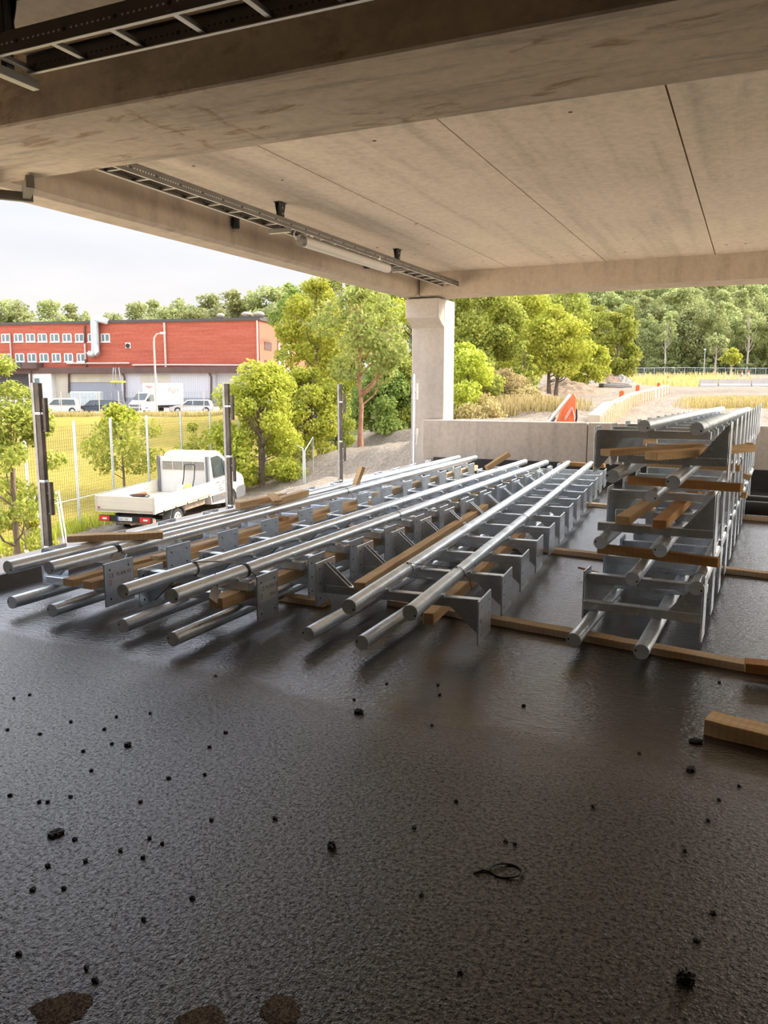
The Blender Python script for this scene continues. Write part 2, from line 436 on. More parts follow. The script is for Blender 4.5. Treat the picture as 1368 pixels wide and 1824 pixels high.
# corner column with a corbel
col = MB().box((-5.88, 14.03, -3.2), (-5.24, 14.6, 3.17))
struct(col.build('column', MAT['column'], bevel=.012))
cb = MB().prism([(14.03, 3.17), (13.72, 3.17), (13.72, 2.83), (14.03, 2.66)], "x", -5.88, -5.24)
struct(cb.build('column', MAT['column'], bevel=.012))
struct(MB().box((-5.9, 13.9, 3.17), (-5.3, 14.1, 3.2)).build('trim_3', MAT['black']))
# unseen walls round the viewer, added to keep light off the near beam
struct(MB().box((-6, -8.2, -.3), (11, -8, ZC + .3)).build('shade_wall_back', MAT['beam_side']))
struct(MB().box((6.2, -8, 0), (6.4, 3.8, ZC)).build('shade_wall_right', MAT['beam_side']))

struct(MB().box((-5.95, -8, .085), (-5.6, 3.2, ZC)).build('shade_wall_left', MAT['beam_side']))  # unseen; added across the open side to darken the near soffit
# ================================================================ GALVANIZED RAILING SECTIONS
TR = .0445      # rail radius
PW = .060       # post width (square section)
G_RAIL = 'galvanized railing sections'

def rail_mesh(Ln):
    b = MB().tube([(0, .004, 0), (0, Ln - .004, 0)], TR, 22, 0, False)
    me = b.mesh('rail', [MAT['galv']]); return me
def cap_mesh(sgn, hole_ang):
    b = MB().tube([(0, 0, 0), (0, .004 * sgn, 0)], [TR - .001, TR - .001], 22, 0, True, smooth=False)
    b.tube([(0, .0035 * sgn, 0), (0, .0075 * sgn, 0)], [TR + .0008, TR + .0008], 22, 0, False)
    hx, hz = .031 * math.cos(hole_ang), .031 * math.sin(hole_ang)
    y = -.0006 * sgn
    f = tuple(range(10)) if sgn > 0 else tuple(range(10))[::-1]
    b.add([(hx + .006 * math.cos(k * .6283), y, hz + .006 * math.sin(k * .6283)) for k in range(10)], [f], 1)
    return b.mesh('end_cap', [MAT['cap'], MAT['dark']])
RAILM = {}
CAPM = {}
def get_cap(s, a):
    k = (s, round(a, 2))
    if k not in CAPM: CAPM[k] = cap_mesh(s, a)
    return CAPM[k]

def railing(label, origin, ang, right, Ln, side, flip, first, count, u0, u1, pext, pwid, tilt=0.0, stickers=(), pitch=.66, gl=.20):
    """origin: near end of the left rail (axis). right: (u, v) of the near end of the right rail.
    side: end with the base plates (+1 right). flip: +1 posts under the rails, -1 posts over them.
    u0/u1: post from free end to plate; pext: plate reach past the post on the rail side / the gusset side."""
    root = empty('railing_section', origin, (R(tilt), 0, R(-ang)))
    tag(root, label, 'railing', G_RAIL)
    if Ln not in RAILM: RAILM[Ln] = rail_mesh(Ln)
    ha = R(-25) if flip > 0 else R(170)
    for (u, v) in ((0, 0), right):
        r = obj('rail', RAILM[Ln], root, (u, v, 0), (0, 0, 0))
        obj('end_cap', get_cap(1, ha), r, (0, 0, 0)); obj('end_cap', get_cap(-1, ha), r, (0, Ln, 0))
    wc = -flip * (TR + .002 + PW / 2)
    lo, hi = (u0, u1) if side > 0 else (u1, u0)
    # post bar (square hollow section, open free end) with weld saddles up to the rails
    b = MB(); h = PW / 2; t = .004
    b.box((lo, -h, -h), (hi, h, h))
    for (u, v) in ((0, 0), right):
        z0, z1 = (h - .002, h + .022) if flip > 0 else (-h - .022, -h + .002)
        b.box((u - .028, -.022, z0), (u + .028, .022, z1))
    pm = b.mesh('post', [MAT['galv'], MAT['dark']], .004)
    # base plate
    et, eg = pext
    z0, z1 = (-h - eg, h + et) if flip > 0 else (-h - et, h + eg)
    ua, ub = (u1, u1 + .012) if side > 0 else (u1 - .012, u1)
    b = MB().box((ua, -pwid / 2, z0), (ub, pwid / 2, z1))
    for yy in (-pwid * .32, pwid * .32):
        for zz in (z0 + .05, z1 - .05, (z0 + z1) / 2):
            for s_, uu in ((1, ub + .0006), (-1, ua - .0006)):
                f = tuple(range(8)) if s_ < 0 else tuple(range(8))[::-1]
                b.add([(uu, yy + .008 * math.cos(-k * .785), zz + .008 * math.sin(-k * .785)) for k in range(8)], [f], 1)
    bpm = b.mesh('base_plate', [MAT['galv'], MAT['dark']], .0025)
    # gusset
    gz = -flip
    a_ = u1; l_ = -side * gl; hh = (eg - .02)
    b = MB().prism([(a_, gz * h), (a_ + l_, gz * h), (a_ + l_ * .93, gz * (h + .012)), (a_ - side * .012, gz * (h + hh)), (a_, gz * (h + hh))], 'y', -.004, .004)
    # prism() puts poly in (x, z) for axis y
    gm = b.mesh('gusset', [MAT['galv']])
    for i in range(count):
        p = obj('post', pm, root, (0, first + i * pitch, wc))
        obj('base_plate', bpm, p)
        obj('gusset', gm, p, (0, -h + .006, 0)); obj('gusset', gm, p, (0, h - .006, 0))
        if i in stickers:
            s = MB(); sw, sh = pwid * .80, .125
            zc = (z0 + z1) / 2 + .035
            x = ub + .0008
            s.add([(x, -sw / 2, zc - sh / 2), (x, sw / 2, zc - sh / 2), (x, sw / 2, zc + sh / 2), (x, -sw / 2, zc + sh / 2)], [(0, 1, 2, 3)], 0)
            mt = Matrix.Translation((x + .0006, 0, 0)) @ Matrix(((0, 0, 1, 0), (1, 0, 0, 0), (0, 1, 0, 0), (0, 0, 0, 1)))
            for tx, sz, py, pz in stickers[i]:
                vs, fs = text_geo(tx, sz)
                s.add([(a[0] - sw / 2 + py * sw, a[1] + zc - sh / 2 + pz * sh, 0) for a in vs], fs, 1, False, mt)
            for k in range(5):
                q = zc - sh / 2 + sh * (.45 - .07 * k)
                s.add([(x + .0006, -sw / 2 + sw * .05, q), (x + .0006, -sw / 2 + sw * (.16 + .02 * (k % 2)), q), (x + .0006, -sw / 2 + sw * .16, q + .003), (x + .0006, -sw / 2 + sw * .05, q + .003)], [(0, 1, 2, 3)], 1)
            o = s.build('sticker', [MAT['sticker'], MAT['ink']], p)
            o['label'] = 'pale printed sticker reading CE PLAN 03'
    return root

ST = [('CE', .040, .05, .60), ('PLAN 03', .040, .36, .60)]
ST2 = ST + [('E03-5', .030, .62, .18), ('........', .02, .40, .18)]
ZB1, ZB2, ZB3 = .37, .39, .40
ZA = .0945
PXA = (.075, .175)     # plate reach, lower sections
PXB = (.025, .185)     # plate reach, upper sections
railing('upper galvanized railing section of the floor pair nearest the tall stack', (-1.994, 3.861, ZB1), -4.2, (.361, .007), 9.1, 1, 1, .60, 13, -.045, .632, PXB, .32)
railing('lower galvanized railing section of the floor pair nearest the tall stack', (-2.391, 4.076, ZA), -.5, (.373, -.011), 9.1, -1, -1, .80, 13, .43, -.30, PXA, .29)
railing('upper galvanized railing section of the middle floor pair with hanging paper tag', (-3.342, 3.534, ZB2), .3, (.339, .040), 9.1, -1, 1, .68, 13, .455, -.38, PXB, .25)
railing('lower galvanized railing section of the middle floor pair under a timber', (-3.547, 3.735, ZA), .3, (.466, -.083), 9.1, 1, -1, .62, 13, -.06, .68, PXA, .25, stickers={0: ST2})
railing('upper galvanized railing section nearest the open deck edge, short plank across it', (-4.464, 3.669, ZB3), -.1, (.265, .103), 9.1, -1, 1, .75, 13, .305, -.38, PXB, .25)
railing('lower galvanized railing section nearest the open deck edge under two boards', (-4.651, 3.833, ZA), -.1, (.419, -.034), 9.1, 1, -1, .40, 13, -.065, .615, PXA, .29, stickers={0: ST})

SK = 2.0
PSA = (.10, .25); PSB = (.03, .27)
LS = 7.75
railing('bottom galvanized railing section of the tall stack, rails down on the floor timber', (-.884, 4.64, ZA), SK, (.397, -.035), LS, 1, -1, .57, 11, -.067, .665, PSA, .20)
railing('second galvanized railing section up in the tall stack', (-.624, 5.15, .385), SK, (.39, -.07), LS, -1, 1, .26, 11, .43, -.335, PSB, .20)
railing('third galvanized railing section up in the tall stack, two timber ends on it', (-.884, 5.45, .545), SK, (.403, -.10), LS, 1, -1, .24, 11, -.066, .70, PSA, .20)
railing('fourth galvanized railing section up in the tall stack', (-.61, 5.85, .83), SK, (.388, -.10), LS, -1, 1, .66, 11, .43, -.40, PSB, .20)
railing('fifth galvanized railing section up in the tall stack, just under the top boards', (-.827, 5.47, 1.0), SK, (.408, -.17), LS, 1, -1, .55, 11, -.066, .68, PSA, .20)
railing('top galvanized railing section of the tall stack, rails facing up', (-.705, 6.02, 1.315), SK, (.385, -.28), LS, -1, 1, .40, 11, .43, -.40, PSB, .20, tilt=-.55)

# ================================================================ TIMBERS
G_T = 'packing timbers'
def beam_between(name, label, a, b, w_, h_, mat='timber', cat='timber', roll=0.0, rough=.004, group=G_T):
    """a, b: mid points of the lower long edge line; the piece stands h_ high over it"""
    a, b = Vector(a), Vector(b); d = b - a; ln = d.length
    x = d.normalized(); z = Vector((0, 0, 1)); y = z.cross(x).normalized(); z = x.cross(y)
    if roll:
        q = Matrix.Rotation(R(roll), 3, x); y = q @ y; z = q @ z
    M = Matrix((x, y, z)).transposed().to_4x4(); M.translation = a + d * .5 + z * (h_ / 2)
    random.seed(sum(map(ord, label)))
    mb = MB(); n = max(2, int(ln / .09))
    # slightly wavy sawn faces
    rings = []
    for i in range(n + 1):
        t = -ln / 2 + ln * i / n
        j = [random.uniform(-rough, rough) * .5 for _ in range(4)]
        e0 = random.uniform(-.006, .006) if i in (0, n) else 0
        rings += [(t + e0, -w_ / 2 + j[0], -h_ / 2 + j[1]), (t - e0, w_ / 2 + j[2], -h_ / 2 + j[1]), (t, w_ / 2 + j[2], h_ / 2 + j[3]), (t + e0, -w_ / 2 + j[0], h_ / 2 + j[3])]
    fs = []
    for i in range(n):
        for k in range(4):
            fs.append((i * 4 + k, i * 4 + (k + 1) % 4, i * 4 + 4 + (k + 1) % 4, i * 4 + 4 + k))
    fs.append((3, 2, 1, 0)); fs.append((n * 4, n * 4 + 1, n * 4 + 2, n * 4 + 3))
    mb.add(rings, [f[::-1] for f in fs])
    me = mb.mesh(name, [MAT[mat]])
    bm = bmesh.new(); bm.from_mesh(me); bmesh.ops.recalc_face_normals(bm, faces=bm.faces)
    ed = [e for e in bm.edges if e.calc_face_angle(0) > .9]
    bmesh.ops.bevel(bm, geom=ed, offset=.003, segments=1, affect='EDGES'); bm.to_mesh(me); bm.free()
    o = obj(name, me); o.matrix_world = M
    return tag(o, label, cat, group)

# bearers lying across the floor
beam_between('timber_bearer', 'long pale floor timber across under the near end of the tall stack', (-2.35, 5.23, 0), (.62, 4.715, 0), .10, .047, 'timber_pale')
beam_between('timber_bearer', 'pale floor timber crossing under the middle of the tall stack', (-4.95, 8.02, 0), (.9, 7.22, 0), .10, .047, 'timber_pale')
beam_between('timber_bearer', 'sunlit pale floor timber crossing at the far end of the stacks', (-4.95, 11.28, 0), (1.2, 10.33, 0), .11, .047, 'timber_pale')
beam_between('timber_bearer', 'floor timber under the near ends of the rails beside the deck edge', (-4.95, 5.06, 0), (-2.75, 4.98, 0), .10, .047, 'timber')

def uv(origin, ang, u, v, z):
    a = R(ang); return (origin[0] + u * math.cos(a) + v * math.sin(a), origin[1] - u * math.sin(a) + v * math.cos(a), z)
OA1 = (-2.391, 4.076); OA2 = (-3.547, 3.735); OA3 = (-4.651, 3.833); SO = (-.884, 5.45)
# boards running along the floor pairs
p = at_z(640, 1052, .207); beam_between('timber_board', 'rough timber lying along between the two right floor rail pairs', (p.x, p.y, .207), (p.x - .33, p.y + 3.9, .207), .085, .058)
p = at_z(757, 1112, .10); beam_between('timber_board', 'timber under the front rail pair, its end showing below the posts', (p.x + .02, p.y, .1), (p.x - .22, p.y + 3.2, .1), .07, .075)
p = at_z(382, 1086, .207); beam_between('timber_board', 'thick rough timber along the middle rail pair, square end forward', (p.x, p.y + .01, .207), (p.x + .04, p.y + 4.6, .207), .10, .075)
p = at_z(121, 1044, .207); beam_between('timber_board', 'left of two boards under the rails nearest the deck edge', (p.x, p.y, .207), (p.x + .02, p.y + 4.3, .207), .095, .05)
p = at_z(152, 1049, .207); beam_between('timber_board', 'right of two boards under the rails nearest the deck edge', (p.x + .02, p.y, .207), (p.x + .06, p.y + 4.4, .207), .095, .055)
p = at_z(152, 1049, .207); beam_between('timber_board', 'upper board lying on the pair of boards near the deck edge', (p.x - .03, p.y + .75, .261), (p.x + .0, p.y + 4.3, .261), .085, .028, 'timber_pale')
beam_between('timber_board', 'sunlit board along the far half of the rails nearest the deck edge', uv(OA3, -.1, .47, 5.0, .207), uv(OA3, -.1, .50, 8.9, .207), .09, .085, 'timber_pale')
beam_between('timber_board', 'timber along the far half of the middle rail pair', uv(OA2, .3, .42, 5.0, .207), uv(OA2, .3, .44, 8.6, .207), .09, .075)
# short pieces on top
a = at_z(112, 967, .446); b = at_z(282, 960, .446)
beam_between('timber_block', 'short rough plank laid across the two rails nearest the deck edge', (a.x, a.y + .05, .446), (b.x, b.y + .05, .446), .10, .05)
a = at_z(424, 906, .447); b = at_z(502, 889, .447); beam_between('timber_block', 'rough plank end across the far rails, left of the crossed pair', (a.x, a.y, .447), (b.x, b.y + .02, .447), .07, .06)
a = at_z(489, 899, .447); b = at_z(545, 882, .447); beam_between('timber_block', 'knotty rough plank on the rails, right of the crossed pair', (a.x, a.y, .447), (b.x, b.y, .447), .08, .06)
a = at_z(452, 893, .52); b = at_z(498, 901, .46); beam_between('timber_block', 'thin split board lying tilted across the crossed planks', (a.x, a.y + .3, .545), (b.x, b.y - .02, .50), .09, .018)
a = at_z(634, 872, .36); d_ = (a - EYE).dot(FW); b = at_d(648, 832, d_ + .02)
beam_between('timber_block', 'timber block standing upright between the rails by the deck edge', a, b, .09, .05)
a = at_d(868, 838, 11.6); b = at_d(908, 812, 11.7); beam_between('timber_block', 'timber sticking up at a slant in front of the far parapet', a, b, .08, .07)
a = at_z(1018, 832, .33); beam_between('timber_block', 'reddish timber end at the far end of the front rail pair', (a.x - .2, a.y + .2, .33), (a.x + .5, a.y + .1, .33), .08, .06, 'timber_red')
a = at_z(600, 990, .21); beam_between('timber_block', 'broken reddish timber chunk between the middle and front rails', (a.x - .12, a.y + .12, .207), (a.x + .05, a.y - .05, .207), .10, .10, 'timber_red')
a = at_z(493, 935, .23); beam_between('timber_block', 'short stacked timber block between deck edge rails and middle rails', (a.x - .15, a.y, .27), (a.x + .13, a.y - .03, .27), .10, .055)
# between the layers of the tall stack
beam_between('timber_board', 'timber across the tall stack between its second and third sections', (-.93, 5.66, .433), (-.13, 5.52, .433), .05, .065, 'timber_red')
beam_between('timber_board', 'timber across the tall stack between its fourth and fifth sections', (-.80, 6.08, .882), (-.03, 5.95, .882), .05, .06, 'timber_red')
beam_between('timber_board', 'left brown timber end poking out of the middle of the stack', uv(SO, SK, .11, .16, .652), uv(SO, SK, .20, 2.6, .652), .095, .06)
beam_between('timber_board', 'right brown timber end poking out of the middle of the stack', uv(SO, SK, .36, .12, .652), uv(SO, SK, .43, 2.6, .652), .09, .06, 'timber_red')
a = at_z(1085, 807, 1.107); b = at_z(1165, 796, 1.107)
beam_between('timber_board', 'left slanting board under the top section of the stack', (-.93, 5.80, 1.107), (-.36, 6.75, 1.107), .10, .05)
beam_between('timber_board', 'right slanting board under the top section of the stack', (-.60, 5.62, 1.107), (.0, 6.7, 1.107), .10, .055)
for lab, (x, y), z, Yc in (('highest timber end jutting out on the right of the stack', (1342, 800), 1.10, 8.2),
                          ('small brown timber end jutting out right above the fourth section', (1319, 839), .885, 7.3),
                          ('paler timber end jutting out right near the back of the stack', (1335, 856), .885, 9.5),
                          ('split timber end jutting out low on the right of the stack', (1330, 887), .435, 9.0)):
    q = at_y(x, y, Yc)
    beam_between('timber_board', lab, (q.x - 1.0, Yc + .12, z if abs(q.z - z) > .12 else q.z), (q.x, Yc, q.z), .06, .06)
# loose pieces on the right
beam_between('timber_block', 'reddish timber end lying on the long floor timber at the right edge', (.055, 4.66, .047), (.6, 4.70, .047), .11, .055, 'timber_red')
beam_between('timber_block', 'loose sawn timber block lying alone on the wet floor at right', (-.095, 3.85, 0), (.55, 3.70, 0), .13, .075)
beam_between('wood_splinter', 'thin broken wood splinter behind the lowest plates of the stack', at_z(1030, 1012, .07), at_z(1066, 1022, .04), .03, .012, 'timber_red', 'splinter', group=None)

# two dark pipes on the far floor timber
for lab, (x0, y0, z0), r in (('front dark pipe lying at the far right by the parapet', (-.17, 10.62, .047 + .085), .085), ('rear dark pipe lying just behind the front one at far right', (-.13, 10.95, .047 + .10), .10)):
    o = MB().tube([(0, 0, 0), (2.6, -.30, 0)], r, 24).build('pipe', [MAT['dark']], None, (x0, y0, z0))
    tag(o, lab, 'pipe', 'dark pipes by the parapet')

# ================================================================ TIES AND TAGS
def ring_tie(name, label, cen, ax, r=TR + .004, mat='black', wid=.010, tail=True, group='black cable ties', cat='cable tie'):
    ax = Vector(ax).normalized(); a = Vector((0, 0, 1)); a = (a - ax * a.dot(ax)).normalized(); b = ax.cross(a)
    mb = MB()
    pts = [Vector((0, 0, 0)) + (a * math.cos(t) + b * math.sin(t)) * r for t in np.linspace(0, 2 * math.pi, 25)]
    n = len(pts); vs = []; fs = []
    for p_ in pts:
        o_ = p_.normalized() * .0018
        vs += [p_ - ax * wid / 2, p_ + ax * wid / 2, p_ + ax * wid / 2 + o_, p_ - ax * wid / 2 + o_]
    for i in range(n - 1):
        for k in range(4): fs.append((i * 4 + k, i * 4 + (k + 1) % 4, i * 4 + 4 + (k + 1) % 4, i * 4 + 4 + k))
    mb.add(vs, fs)
    if tail: mb.tube([b * r, b * (r + .03) - a * .03 + ax * .02, b * (r + .045) - a * .11 + ax * .03], .0025, 6)
    o = mb.build(name, [MAT[mat]], None, cen); return tag(o, label, cat, group)
def rail_pt(o, ang, right, z, v, which):
    u0, v0 = (0, 0) if which == 0 else right
    return uv((o[0], o[1]), ang, u0, v0 + v, z)
def dirv(ang): return (math.sin(R(ang)), math.cos(R(ang)), 0)
OB1 = (-1.994, 3.861); OB2 = (-3.342, 3.534); OB3 = (-4.464, 3.669)
ring_tie('cable_tie', 'black cable tie round the front right upper rail', rail_pt(OB1, -4.2, (.361, .007), ZB1, .98, 1), dirv(-4.2))
ring_tie('cable_tie', 'black cable tie round the front left upper rail', rail_pt(OB1, -4.2, (.361, .007), ZB1, 1.0, 0), dirv(-4.2), tail=False)
ring_tie('cable_tie', 'wide black strap round the middle right upper rail', rail_pt(OB2, .3, (.339, .04), ZB2, .72, 1), dirv(.3), wid=.022)
ring_tie('cable_tie', 'black cable tie round the middle left upper rail', rail_pt(OB2, .3, (.339, .04), ZB2, .66, 0), dirv(.3), tail=False)
ring_tie('cable_tie', 'wide black strap round the rail beside the hanging paper sheet', rail_pt(OB3, -.1, (.265, .103), ZB3, .62, 1), dirv(-.1), wid=.03)
for v, lab in ((3.3, 'black cable tie halfway along the front right rail'), (5.6, 'black cable tie far along the front right rail')):
    ring_tie('cable_tie', lab, rail_pt(OB1, -4.2, (.361, .007), ZB1, v, 1), dirv(-4.2), tail=False)
for v, lab in ((3.2, 'black cable tie halfway along the middle right rail'), (6.4, 'black cable tie with a tail far along the middle right rail')):
    ring_tie('cable_tie', lab, rail_pt(OB2, .3, (.339, .04), ZB2, v, 1), dirv(.3), tail=v > 5)
ring_tie('cable_tie', 'black cable tie with a hanging tail on the deck edge rail', rail_pt(OB3, -.1, (.265, .103), ZB3, 4.3, 1), dirv(-.1))
ring_tie('cable_tie', 'thin wire tie round the right rail of the second stack section', uv((-.624, 5.15), SK, .39, .16, .385), dirv(SK), mat='wire', tail=False)
ring_tie('cable_tie', 'thin wire tie round the top right rail of the stack', uv((-.705, 6.02), SK, .385, .13, 1.312), dirv(SK), mat='galv')
# thin binding wires from rail to rail
def wire(label, a, b, sag=.02, r=.002, mat='wire', group='binding wires between the rails'):
    a, b = Vector(a), Vector(b)
    pts = [a.lerp(b, t) - Vector((0, 0, sag * math.sin(math.pi * t))) for t in np.linspace(0, 1, 9)]
    o = MB().tube([p_ - a for p_ in pts], r, 6).build('binding_wire', [MAT[mat]], None, a); return tag(o, label, 'wire', group)
q0, q1 = Vector(rail_pt(OB1, -4.2, (.361, .007), ZB1 + .045, 1.0, 0)), Vector(rail_pt(OB1, -4.2, (.361, .007), ZB1 + .046, .98, 1)); wire('thin dark wire strung across between the two front rails', q0, q1, .004)
q0, q1 = Vector(rail_pt(OB2, .3, (.339, .04), ZB2 + .046, .66, 0)), Vector(rail_pt(OB2, .3, (.339, .04), ZB2 + .046, .72, 1)); wire('twisted pale strap strung between the two middle rails', q0, q1, -.01, .005, 'bright_steel')
# paper tags
def paper_tag(label, cen, u, vdn, wd, hg, tie=None):
    u = Vector(u).normalized(); d = Vector(vdn).normalized(); n_ = u.cross(d)
    mb = MB(); k = 5; vs = []
    for i in range(k + 1):
        for s_ in (-1, 1):
            t = i / k; vs.append(u * (s_ * wd / 2) + d * (hg * t) + n_ * (.012 * math.sin(t * 3)))
    m2 = len(vs); vs += [p_ + n_ * .0008 for p_ in vs]
    fs = [(2 * i, 2 * i + 1, 2 * i + 3, 2 * i + 2) for i in range(k)] + [(m2 + 2 * i + 2, m2 + 2 * i + 3, m2 + 2 * i + 1, m2 + 2 * i) for i in range(k)]
    mb.add(vs, fs)
    root = mb.build('paper_tag', [MAT['paper']], None, cen); tag(root, label, 'paper tag', 'paper tags on the rails')
    if tie: MB().tube([(0, 0, 0)] + tie, .003, 6).build('tie', [MAT['black']], root)
    return root
p = Vector(uv(OB2, .3, .339 + .055, .40, ZB2 - .03)); 
paper_tag('square paper tag hanging by a corner from the middle right rail', p, (.10, .78, -.62), (.06, -.62, -.78), .085, .085, [(-.03, .02, .05), (-.055, .05, .078)])
p = Vector(uv(OB3, -.1, .265 + .053, .70, ZB3 + .0)); 
paper_tag('creased grey paper sheet hanging off the rail beside the short plank', p, (.05, 1, 0), (.08, 0, -1), .12, .13, [(-.02, .02, .03), (-.05, .05, .05)])

# ================================================================ ON THE FLOOR
def crumb(label, x, y, size, group='bitumen crumbs scattered on the floor', squash=.65):
    c = at_z(x, y, 0)
    rnd = random.Random(int(x * 7 + y * 13))
    bm = bmesh.new()
    for j in range(4 if size > .025 else 2):
        o_ = Vector((rnd.uniform(-1, 1), rnd.uniform(-1, 1), 0)) * size * (.35 if j else 0)
        s_ = size * (rnd.uniform(.35, .6) if j else .55)
        r_ = bmesh.ops.create_icosphere(bm, subdivisions=3 if size > .03 else 2, radius=s_)
        for v in r_['verts']:
            v.co *= 1 + rnd.uniform(-.28, .28); v.co.z = max(v.co.z * squash + s_ * squash * .7, 0.0); v.co += o_
    me = bpy.data.meshes.new('bitumen_crumb'); bm.to_mesh(me); bm.free(); me.materials.append(MAT['crumb'])
    o = obj('bitumen_crumb', me, None, (c.x, c.y, 0), (0, 0, rnd.uniform(0, 6))); return tag(o, label, 'crumb', group)
MAT['crumb'] = plain('bitumen_crumb', (.008, .008, .008), .55, 0, .3, 40)
LF = [(48, 125), (103, 113), (247, 207), (27, 235), (138, 250), (362, 233), (405, 190), (522, 178), (288, 310), (319, 377), (728, 295), (38, 463), (136, 486), (245, 468), (258, 617), (420, 655), (520, 612), (565, 632), (498, 680), (735, 549), (955, 543), (1232, 130), (668, 820), (117, 790), (222, 787), (500, 895), (65, 1015), (300, 1065), (330, 1105), (713, 391), (585, 403), (783, 245), (750, 48), (164, 708), (298, 690), (390, 283), (490, 485), (165, 486)]
RF = [(40, 75), (520, 152), (197, 220), (920, 317), (1268, 432), (1160, 550), (1080, 656), (1118, 968), (297, 1078), (758, 503), (455, 622), (1198, 480), (220, 78), (224, 113), (282, 484), (1178, 873), (162, 808), (1198, 70), (137, 575), (487, 632)]
for (a, b) in LF: crumb('small black bitumen crumb on the gritty left half of the floor', a / 1.954, 1180 + b / 1.954, .0145)
for (a, b) in RF: crumb('small black bitumen crumb on the wet right half of the floor', 668 + a / 1.954, 1180 + b / 1.954, .0145)
crumb('large black lump on the floor left of centre, nearest the deck edge', 228, 1328, .027, None)
crumb('flattened dark lump on the floor at far left, broad and low', 102, 1485, .038, None, .4)
crumb('upright black lump in the centre of the open floor', 593, 1508, .023, None, .9)
crumb('black lump on the lap line below the front rail ends', 638, 1270, .034, None)
crumb('black lump on the floor below the loose timber block', 1231, 1372, .027, None)
crumb('flat dark lump beside the end of the loose timber block', 1238, 1322, .04, None, .4)
crumb('big dark lump at the bottom right of the floor', 1226, 1748, .032, None, .9)
def sand(label, x, y, rx, ry):
    c = at_z(x, y, 0); rnd = random.Random(int(x)); bm = bmesh.new(); n = 40
    prof = [.012, .008, .0]
    rings = []
    for k, (f, h) in enumerate(((.25, .0028), (.6, .0024), (.85, .0016), (1.0, .0003))):
        rings.append([bm.verts.new((rx * f * math.cos(t) * (1 + .14 * math.sin(3 * t + x) + .22 * rnd.random()), ry * f * math.sin(t) * (1 + .15 * math.sin(2 * t + y) + .22 * rnd.random()), h)) for t in np.linspace(0, 2 * math.pi, n, endpoint=False)])
    bm.faces.new(rings[0])
    for k in range(3):
        for i in range(n): bm.faces.new((rings[k][i], rings[k + 1][i], rings[k + 1][(i + 1) % n], rings[k][(i + 1) % n]))
    bmesh.ops.recalc_face_normals(bm, faces=bm.faces)
    me = bpy.data.meshes.new('sand_patch'); bm.to_mesh(me); bm.free(); me.materials.append(MAT['sand'])
    return tag(obj('sand_patch', me, None, (c.x, c.y, .0005), (0, 0, YAW)), label, 'sand patch', 'brown sand patches', 'stuff')
m, nt, out = new_mat('sand'); v_ = coords(nt); n_ = noise(nt, v_, 160, 3, .7); n2_ = noise(nt, v_, 20, 3)
principled(nt, out, mixc(nt, ramp(nt, n_, [(.42, 0.0), (.58, 1.0)]), (.05, .04, .03), (.22, .17, .12)), .9, 0, n_, .8, .004, .2); MAT['sand'] = m
sand('brown sand patch at the bottom left of the floor', 112, 1797, .065, .05)
sand('brown sand patch at the bottom edge left of centre', 355, 1822, .062, .05)
sand('brown sand patch at the bottom edge near the centre', 500, 1800, .045, .05)
# cable tie loop lying flat
c = at_z(906, 1553, 0)
pts = [(.052 * math.cos(t) * (1 + .15 * math.cos(t)), .038 * math.sin(t), .004 + .003 * math.sin(2 * t)) for t in np.linspace(.15, 2 * math.pi - .1, 30)]
pts += [(.085, .004, .004), (.118, -.012, .003)]
o = MB().tube([(-p_[0], p_[1], p_[2]) for p_ in pts], .0035, 6).build('cable_tie', [MAT['dark']], None, (c.x, c.y, 0), (0, 0, YAW)); tag(o, 'dark loop of a used cable tie lying flat on the open floor', 'cable tie')
# ================================================================ HUNG FROM THE SOFFIT
def cable_ladder(label, a0, a1, b0, b1, z, rail_h, rungs, group='cable ladders under the soffit'):
    """a/b: ends (x, y) of the two side rails; z: underside"""
    root = empty('cable_ladder', (a0[0], a0[1], z)); tag(root, label, 'cable ladder', group)
    o = Vector((a0[0], a0[1], 0))
    def P(p): return Vector((p[0], p[1], 0)) - o
    A0, A1, B0, B1 = P(a0), P(a1), P(b0), P(b1)
    for (s, e_, other) in ((A0, A1, B0), (B0, B1, A0)):
        d = (e_ - s); ln = d.length; x = d.normalized(); y = Vector((-x.y, x.x, 0))
        inw = 1 if (other - s).dot(y) > 0 else -1
        M = Matrix((x, y, Vector((0, 0, 1)))).transposed().to_4x4(); M.translation = s
        mb = MB(); t = .003
        mb.box((0, -t, 0), (ln, t, rail_h), 0, M)
        lo, hi = sorted((0, inw * .022))
        mb.box((0, lo, -.001), (ln, hi, .004), 1, M); mb.box((0, lo, rail_h - .003), (ln, hi, rail_h), 0, M)
        # round and slotted perforations along the web
        k = 0; xx = .06
        while xx < ln - .04:
            big = (k % 9 == 0); r = .011 if big else .006
            for sd in (-1, 1):
                yy = sd * (t + .0006); f = tuple(range(8))
                if sd > 0: f = f[::-1]
                mb.add([(xx + r * 1.25 * math.cos(q * .785), yy, rail_h * .45 + r * math.sin(q * .785)) for q in range(8)], [f], 2 if big else 3, False, M)
            xx += .034 if not big else .045; k += 1
        mb.build('side_rail', [MAT['tray'], MAT['bright_steel'], MAT['dark'], MAT['bright_steel'] if inw * x.y > 0 else MAT['dark']], root)
    for t in rungs:
        p, q = A0.lerp(A1, t), B0.lerp(B1, t)
        d = q - p; ln = d.length; x = d.normalized(); y = Vector((-x.y, x.x, 0))
        M = Matrix((x, y, Vector((0, 0, 1)))).transposed().to_4x4(); M.translation = p
        mb = MB().box((0, -.013, .012), (ln, .013, .034), 0, M); mb.box((.0, -.0135, .011), (ln, .0135, .014), 1, M)
        mb.build('rung', [MAT['tray'], MAT['bright_steel']], root)
    return root
YA, YB = 4.95, 13.56
